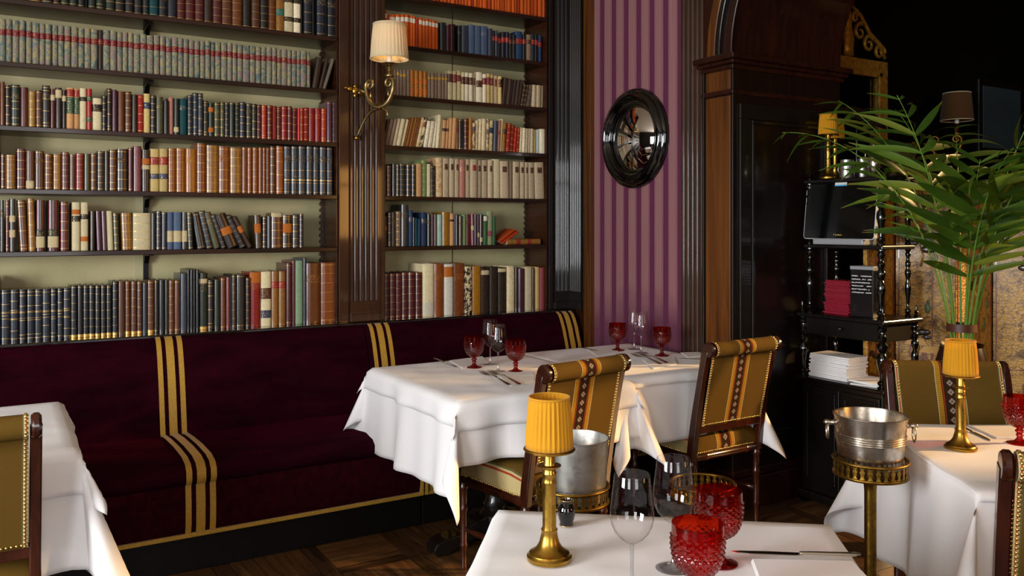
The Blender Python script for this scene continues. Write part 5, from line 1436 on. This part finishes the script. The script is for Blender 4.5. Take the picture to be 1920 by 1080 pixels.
# ---- black box with white handwriting
def scrib():
    m = Mat('black_card_handwriting', '#0a0a0c', 0.22, Coat_Weight=.3)
    tc = m.node('ShaderNodeTexCoord'); sp = m.node('ShaderNodeSeparateXYZ'); m.link(tc.outputs['Object'], sp.inputs[0])
    ln = m.math('MULTIPLY', sp.outputs['Z'], 62.0); fr = m.math('FRACT', ln)
    mp = m.node('ShaderNodeMapping'); mp.inputs['Scale'].default_value = (240, 240, 150); m.link(tc.outputs['Object'], mp.inputs['Vector'])
    n = m.noise(mp.outputs[0], 1, 2, .6, 1.5)
    line = m.math('LESS_THAN', m.math('ABSOLUTE', m.math('SUBTRACT', fr, m.math('ADD', .2, m.math('MULTIPLY', n, .6)))), .13)
    zz = m.math('MULTIPLY', m.math('GREATER_THAN', sp.outputs['Z'], .11), m.math('LESS_THAN', sp.outputs['Z'], .205))
    yy = m.math('LESS_THAN', m.math('ABSOLUTE', sp.outputs['Y']), .052)
    word = m.math('GREATER_THAN', m.noise(m.coord('Object', (60, 60, 62)), 1, 1), .40)
    f = m.math('MULTIPLY', m.math('MULTIPLY', line, word), m.math('MULTIPLY', zz, yy))
    m.color(m.mix(f, '#0a0a0c', '#c8c8c8')); return m.m
M['scribble'] = scrib()
bxo = thing('card_box', 'tall black box covered in white handwriting beside the crimson menus', 'box', (3.645, 2.655, .972), math.radians(6))
MB().box(-.05, .05, -.06, .06, .0005, .232).build('body', M['scribble'], bxo, bevel=.002)
MB().box(-.051, .051, -.061, .061, .2325, .25).build('lid', M['grey_plastic'], bxo, bevel=.002)
# ---- napkin stacks on the cupboard
def folded(w, d, h):
    m = MB(); n = 7
    pr = []
    for k in range(n + 1): a = -PI / 2 + PI * k / n; pr.append((-w + h / 2 - (h / 2) * math.cos(a) , h / 2 + h / 2 * math.sin(a)))
    return m.prism(pr + [(w, h * .98), (w, .0003)], -d, d, 'y')
nm_ = folded(.075, .115, .0088).mesh('folded_napkin', M['napkin'])
for k in range(13):
    o = bpy.data.objects.new('folded_napkin', nm_); COL.objects.link(o)
    o.location = (3.652 + rr_.uniform(-.004, .004), 2.83 + rr_.uniform(-.005, .005), .6455 + k * .0092); o.rotation_euler = (0, 0, rr_.uniform(-.03, .03))
    tag(o, 'folded white napkin in the tall stack on the cupboard, %s from the bottom' % ordinal(k + 1), 'napkin', 'tall napkin stack')
nm2 = MB().box(-.09, .09, -.1, .1, 0, .006).mesh('folded_napkin', M['napkin'])
for k, (x, y, a) in enumerate(((3.66, 2.605, .25), (3.67, 2.60, -.1), (3.665, 2.612, .1))):
    o = bpy.data.objects.new('folded_napkin', nm2); COL.objects.link(o); o.location = (x, y, .6455 + k * .0064); o.rotation_euler = (0, 0, a)
    tag(o, ('lowest', 'middle', 'uppermost')[k] + ' of the three flat napkins spread beside the tall stack', 'napkin', 'flat napkins')
# ---- things on top
TOPZ = 1.6555
q = atD(1553, 0, 4.27); copy_tree(lamp, (q.x, q.y, TOPZ), label='brass lamp with yellow shade on top of the display stand, in front')
q = atD(1566, 0, 4.48); copy_tree(lamp, (q.x, q.y, TOPZ), label='brass lamp with yellow shade on top of the display stand, half hidden behind another')
def cup(label, x, y, r, h):
    c = thing('pewter_cup', label, 'cup', (x, y, TOPZ), group='pewter cups')
    MB().lathe([(.001, 0), (r * .95, 0), (r, .004), (r * .98, h * .4), (r * .86, h - .003), (r * .88, h), (r * .83, h), (r * .9, .01), (.001, .008)], 28).build('body', M['pewter'], c, smooth=40)
    MB().tube([(0, r * .9 + .02 * math.sin(PI * k / 10), h * .2 + h * .6 * k / 10) for k in range(11)], .0035, 8).build('handle', M['pewter'], c, smooth=True)
q = atD(1588, 0, 4.22); cup('dull pewter cup between lamp and black shade', q.x, q.y, .036, .092)
q = atD(1618, 0, 4.25); cup('tapered pewter cup beside the silver pitcher', q.x, q.y, .032, .10)
dl = atD(1606, 0, 4.52)
bl = thing('desk_lamp', 'dark lamp with a tilted black dome shade on the display stand', 'lamp', (dl.x, dl.y, TOPZ))
MB().lathe([(.001, 0), (.05, 0), (.052, .008), (.02, .014), (.006, .02), (.005, .30)], 24).build('stem', M['blackgloss'], bl, smooth=40)
sh = MB().lathe([(.02, .05), (.05, .046), (.09, .030), (.118, .006), (.121, 0), (.117, .004), (.088, .026), (.05, .040), (.02, .044)], 48, cap=False)
sh.xform(Matrix.Translation((.0, -.02, .325)) @ Matrix.Scale(1.2, 4) @ Matrix.Rotation(-YAW, 4, 'Z') @ Matrix.Rotation(math.radians(20), 4, 'Y') @ Matrix.Rotation(math.radians(14), 4, 'X')).build('dome_shade', Mat('dark_bronze_shade', '#3a2e22', .28, .7).m, bl, smooth=50)
q = atD(1640, 0, 4.12)
pt = thing('silver_pitcher', 'slim silver pitcher on the display stand', 'pitcher', (q.x, q.y, TOPZ))
MB().lathe([(.001, 0), (.026, 0), (.028, .006), (.02, .014), (.032, .04), (.036, .07), (.028, .11), (.018, .145), (.022, .165), (.024, .168), (.019, .164), (.015, .145), (.001, .14)], 28).build('body', M['silver'], pt, smooth=40)
MB().tube([(.0, .022 + .03 * math.sin(PI * k / 12), .06 + .1 * k / 12) for k in range(13)], .0035, 8).build('handle', M['silver'], pt, smooth=True)
q = atD(1690, 0, 4.15)
sb = thing('silver_bowl', 'large silver punch bowl on the display stand behind the palm', 'bowl', (q.x - .01, q.y + .035, TOPZ))
MB().lathe([(.001, 0), (.05, 0), (.055, .01), (.03, .02), (.05, .035), (.085, .07), (.1, .11), (.108, .15), (.116, .158), (.112, .162), (.1, .152), (.09, .11), (.06, .05), (.001, .04)], 40).build('body', M['silver'], sb, smooth=40)
# ------------------------------------------------------------------ lacquer folding screen
def lacquer():
    m = Mat('incised_gold_lacquer', rough=.36, Coat_Weight=.25, Coat_Roughness=.2)
    v = m.coord('Object', (1, 1, 1)); n = m.noise(v, 11, 6, .7, 1.2)
    w = m.node('ShaderNodeTexWave'); w.bands_direction = 'Z'; w.inputs['Scale'].default_value = 16; w.inputs['Distortion'].default_value = 11; w.inputs['Detail'].default_value = 4; w.inputs['Detail Scale'].default_value = 2.2; m.link(v, w.inputs['Vector'])
    vo = m.node('ShaderNodeTexVoronoi'); vo.feature = 'DISTANCE_TO_EDGE'; vo.inputs['Scale'].default_value = 26; m.link(v, vo.inputs['Vector'])
    c = m.ramp(n, [(.30, '#2a1708'), (.40, '#80581a'), (.50, '#d0a03a'), (.60, '#a87824'), (.74, '#3a220c')])
    c = m.mix(m.ramp(w.outputs['Fac'], [(.35, 0.0), (.47, .7), (.6, 0.0)]), c, '#2a1a0c')
    c = m.mix(m.ramp(vo.outputs['Distance'], [(.0, .6), (.06, 0.0)]), c, '#2e1c0c')
    m.color(c)
    m.bump(m.math('ADD', m.math('MULTIPLY', n, .5), m.math('MULTIPLY', w.outputs['Fac'], .5)), .5, .006); return m.m
M['lacquer'] = lacquer()
M['lacquer_line'] = Mat('red_lacquer_line', '#7a2414', .35, Coat_Weight=.4).m
M['lacquer_dark'] = Mat('dark_lacquer_relief', '#2c1a0c', .35, Coat_Weight=.4).m
M['lacquer_gold'] = Mat('gold_lacquer_relief', '#a67c34', .32, .3, Coat_Weight=.4).m
M['lacquer_green'] = Mat('green_lacquer_relief', '#5a6a48', .4).m
pts = [(1.86, 4.44), (2.09, 4.62), (2.335, 4.45), (2.70, 4.76), (2.98, 4.54)]
scr = thing('folding_screen', 'gilt and brown lacquer folding screen behind the palm', 'screen', camxy(*pts[1]))
SHT = 1.62
rs = random.Random(8)
for k in range(len(pts) - 1):
    a, b = camxy(*pts[k]), camxy(*pts[k + 1]); v = b - a; L = v.length
    pa = thing('screen_panel', None, None, a - scr.location, math.atan2(v.y, v.x)); pa.parent = scr
    MB().box(.003, L - .003, 0, .022, .03, SHT).build('board', M['lacquer'], pa, bevel=.003)
    for x in (.02, L - .02, L * .62): MB().box(x - .003, x + .003, -.003, .001, .1, SHT - .06).build('red_line', M['lacquer_line'], pa)
    for z in (.1, SHT - .06, .62): MB().box(.02, L - .02, -.003, .001, z - .003, z + .003).build('red_line', M['lacquer_line'], pa)
    for j in range(3):      # trees of flat lobed crowns, pavilion roofs
        cx, cz = rs.uniform(.08, L - .08), rs.uniform(.5, 1.35)
        mm = MB()
        for q_ in range(5):
            mm.ball((cx + rs.uniform(-.05, .05), -.001, cz + rs.uniform(-.03, .03)), rs.uniform(.018, .034), 10, 5, sc=(1.25, .14, .6))
        tag(mm.build('tree_relief', M['lacquer_dark'], pa, smooth=True), kind='stuff')
        MB().tube([(cx, -.001, cz - .12), (cx + .012, -.002, cz - .06), (cx - .005, -.001, cz)], [.006, .005, .003], 6).build('trunk_relief', M['lacquer_gold'], pa, smooth=True)
        bx_, bz_ = rs.uniform(.09, L - .09), rs.uniform(.45, 1.3)
        MB().prism([(bx_ - .06, bz_), (bx_ - .035, bz_ + .035), (bx_ + .035, bz_ + .035), (bx_ + .06, bz_)], -.006, .002, 'y').build('roof_relief', M['lacquer_gold'], pa)
        for c4 in (-.03, 0, .03): MB().box(bx_ + c4 - .004, bx_ + c4 + .004, -.004, .002, bz_ - .07, bz_).build('pillar_relief', M['lacquer_line'], pa)
        fx, fz = rs.uniform(.06, L - .06), rs.uniform(.62, 1.1)
        mm = MB(); mm.ball((fx, -.002, fz), .02, 8, 5, sc=(.7, .2, 1.4)); mm.ball((fx + .003, -.003, fz + .036), .009, 8, 5, sc=(1, .4, 1)); mm.ball((fx + .014, -.002, fz + .004), .01, 8, 5, sc=(1.4, .3, .7))
        tag(mm.build('figure_relief', M['lacquer_green'], pa, smooth=True), kind='stuff')
# ------------------------------------------------------------------ palm
def leafmat():
    m = Mat('palm_leaf', '#3f6a16', .42, spec=.45)
    oi = m.node('ShaderNodeObjectInfo'); v = m.coord('Object', (3, 60, 3)); n = m.noise(v, 1, 3)
    c = m.ramp(oi.outputs['Random'], [(0.0, '#243e0e'), (.5, '#3a5812'), (.85, '#587420'), (1.0, '#767a2a')])
    sp = m.node('ShaderNodeSeparateXYZ'); tc = m.node('ShaderNodeTexCoord'); m.link(tc.outputs['Object'], sp.inputs[0])
    tip = m.ramp(sp.outputs['X'], [(.90, 0.0), (.985, .85)])
    c = m.mix(tip, c, '#a8803c')
    m.color(m.mix(m.math('MULTIPLY', n, .4), c, '#2c4a12'))
    tl = m.node('ShaderNodeBsdfTranslucent'); tl.inputs[0].default_value = (*lin('#7a9420'), 1)
    mx = m.node('ShaderNodeMixShader'); mx.inputs[0].default_value = .16
    m.link(m.b.outputs[0], mx.inputs[1]); m.link(tl.outputs[0], mx.inputs[2]); m.link(mx.outputs[0], m.out.inputs['Surface'])
    return m.m
M['leaf'] = leafmat()
M['stalk'] = Mat('palm_stalk', '#54781f', .4).m
M['strap'] = Mat('brown_leather_strap', '#4a2616', .5).m
M['potbrown'] = Mat('brown_glazed_pot', '#2a160c', .25, Coat_Weight=.4).m
PALM = camxy((1803 - 960) / FPX * 3.72, 3.72)
palm = thing('potted_palm', 'tall green kentia palm in a brown pot behind the brass lamp', 'plant', (PALM.x, PALM.y, 0))
MB().lathe([(.001, 0), (.10, 0), (.105, .02), (.085, .06), (.10, .3), (.115, .6), (.105, .82), (.085, .89), (.09, .9), (.078, .88), (.001, .86)], 32).build('pot', M['potbrown'], palm, smooth=40)
rows = [[((.058 + dx) * math.cos(2 * PI * k / 32), (.058 + dx) * math.sin(2 * PI * k / 32), z) for k in range(32)] for (dx, z) in ((0, .955), (.002, .955), (.002, .99), (0, .99))]
MB().grid(rows, closed_u=True, closed_v=True).build('leather_band', M['strap'], palm, smooth=40)
def leaflet_mesh(droop, wid):
    rows = []
    for k in range(9):
        t = k / 8; w_ = wid * (math.sin(PI * min(1, t * 1.02 + .04)) ** .65) * (1 - .35 * t) + .001
        z = -droop * t ** 2; 
        rows.append([(t, -w_, z + w_ * .35), (t, 0, z), (t, w_, z + w_ * .35)])
    return MB().grid(rows).mesh('leaflet', M['leaf'], smooth=True, recalc=False)
LM = [leaflet_mesh(d, w_) for d, w_ in ((.15, .058), (.3, .054), (.5, .056), (.75, .058))]
def frond(az, lean, L, n, seed, lmax=.30):
    r = random.Random(seed)
    P0 = Vector((.035 * math.cos(az) , .035 * math.sin(az), .86)); d = Vector((math.cos(az), math.sin(az), 0))
    pts_ = []; th = math.radians(r.uniform(3, 8)); pos = P0.copy(); N_ = 26; st_ = L / N_
    for k in range(N_ + 1):
        pts_.append(pos.copy())
        t = k / N_
        th += lean / N_ * (0.25 + 1.9 * t * t + .25)
        pos = pos + (d * math.sin(th) + Vector((0, 0, math.cos(th)))) * st_
    fr = MB().tube(pts_, [.0065 * (1 - .78 * k / N_) for k in range(N_ + 1)], 6).build('frond', M['stalk'], palm, smooth=True)
    side = d.cross(Vector((0, 0, 1)))
    for k in range(n):
        t = .40 + .58 * k / (n - 1); i = min(N_ - 1, int(t * N_)); base = pts_[i].lerp(pts_[i + 1], t * N_ - i)
        tan = (pts_[i + 1] - pts_[i]).normalized()
        for s in (-1, 1):
            ll = lmax * math.sin(PI * (.22 + .70 * (t - .4) / .58)) ** .7 * r.uniform(.85, 1.12)
            out = (side * s * math.cos(math.radians(38 - 12 * t)) + tan * math.sin(math.radians(44)) + Vector((0, 0, r.uniform(-.45, .02)))).normalized()
            nz = out.cross(side * s).cross(out)
            up = tan.cross(side * 1).normalized()
            if up.z < 0: up = -up
            yv = up.cross(out).normalized(); zv = out.cross(yv).normalized()
            mt = Matrix((( out.x, yv.x, zv.x, 0), (out.y, yv.y, zv.y, 0), (out.z, yv.z, zv.z, 0), (0, 0, 0, 1)))
            o = bpy.data.objects.new('leaflet', r.choice(LM)); COL.objects.link(o); o.parent = fr
            o.matrix_local = Matrix.Translation(base) @ mt @ Matrix.Diagonal((ll, ll * 1.15, ll, 1))
    return fr
base_az = -YAW  # camera-right direction in world
for k, (a, lean, L, n, lm_) in enumerate(((176, 1.35, 1.34, 9, .24), (135, .8, 1.32, 9, .36), (205, .5, 1.18, 9, .34), (100, .75, 1.25, 9, .38), (65, .95, 1.25, 9, .38), (25, 1.2, 1.25, 10, .38), (-5, .95, 1.2, 10, .40), (-35, 1.15, 1.15, 10, .40), (-62, .75, 1.05, 10, .40), (-95, .95, 1.0, 9, .38), (-50, .45, 1.26, 10, .34), (-100, .35, 0.86, 9, .38))):
    frond(base_az + math.radians(a), lean, L, n, 40 + k, lm_)
# ------------------------------------------------------------------ far room: gilt mirror and painting
gmz0, gmz1 = 1.45, atY(1655, 118, 3.6).z
gx1 = atY(1657, 118, 3.6).x; gx0 = gx1 - .78
gm = thing('gilt_mirror', 'tall gilt mirror with carved crest in the dark far room', 'mirror', ((gx0 + gx1) / 2, 3.6, gmz0))
hw, hh = .39, gmz1 - gmz0
for (x0, x1, z0, z1, nm) in ((-hw, hw, hh - .11, hh, 'top_rail'), (-hw, hw, 0, .11, 'bottom_rail'), (-hw, -hw + .11, .11, hh - .11, 'side_rail'), (hw - .11, hw, .11, hh - .11, 'side_rail')):
    MB().box(x0, x1, -.035, -.002, z0, z1).build(nm, M['giltframe'], gm, bevel=.008)
for (x0, x1, z0, z1) in ((-hw + .08, hw - .08, hh - .115, hh - .08), (-hw + .08, hw - .08, .08, .115), (-hw + .08, -hw + .115, .08, hh - .08), (hw - .115, hw - .08, .08, hh - .08)):
    MB().box(x0, x1, -.05, -.03, z0, z1).build('inner_bead', M['giltframe'], gm, bevel=.006)
MB().box(-hw + .1, hw - .1, -.012, -.004, .1, hh - .1).build('mirror_glass', M['darkmirror'], gm)
def spiral(cx, cz, r, turns, a0, s_):
    return [(cx + s_ * r * (1 - .8 * k / 24) * math.cos(a0 + turns * 2 * PI * k / 24), -.03, cz + r * (1 - .8 * k / 24) * math.sin(a0 + turns * 2 * PI * k / 24)) for k in range(25)]
for s in (-1, 1):
    for (cx, cz, r, t_, a0) in ((.30, .055, .055, 1.2, 0), (.19, .10, .06, 1.3, .6), (.10, .17, .06, 1.1, 1.2), (.05, .26, .04, 1.2, .4)):
        MB().tube([(x, y, z + hh) for (x, y, z) in spiral(s * cx, cz, r, t_, a0, s)], [.016 * (1 - .6 * k / 24) for k in range(25)], 8).build('scroll', M['giltframe'], gm, smooth=True)
    MB().tube([(s * .36, -.03, hh + .02), (s * .30, -.03, hh + .11), (s * .2, -.03, hh + .17), (s * .1, -.03, hh + .28), (s * .02, -.03, hh + .33)], [.012, .016, .014, .014, .01], 8).build('scroll', M['giltframe'], gm, smooth=True)
MB().lathe([(.001, 0), (.05, .01), (.045, .06), (.055, .12), (.03, .2), (.04, .25), (.025, .3), (.001, .34)], 16, (0, -.03, hh)).xform(Matrix.Diagonal((1, .5, 1, 1))).build('crest_urn', M['giltframe'], gm, smooth=True)
pa_ = thing('framed_picture', 'dark framed picture with a bluish glint in the dark far room', 'picture', (6.50, 3.6, 1.95))
MB().box(-.30, .30, -.03, -.001, 0, .56).build('frame', M['blackwood'], pa_, bevel=.006)
MB().box(-.25, .25, -.036, -.029, .05, .51).build('canvas', Mat('canvas_blue_glint_tint', '#34464f', .3).m, pa_)  # bluish reflection put into the canvas colour
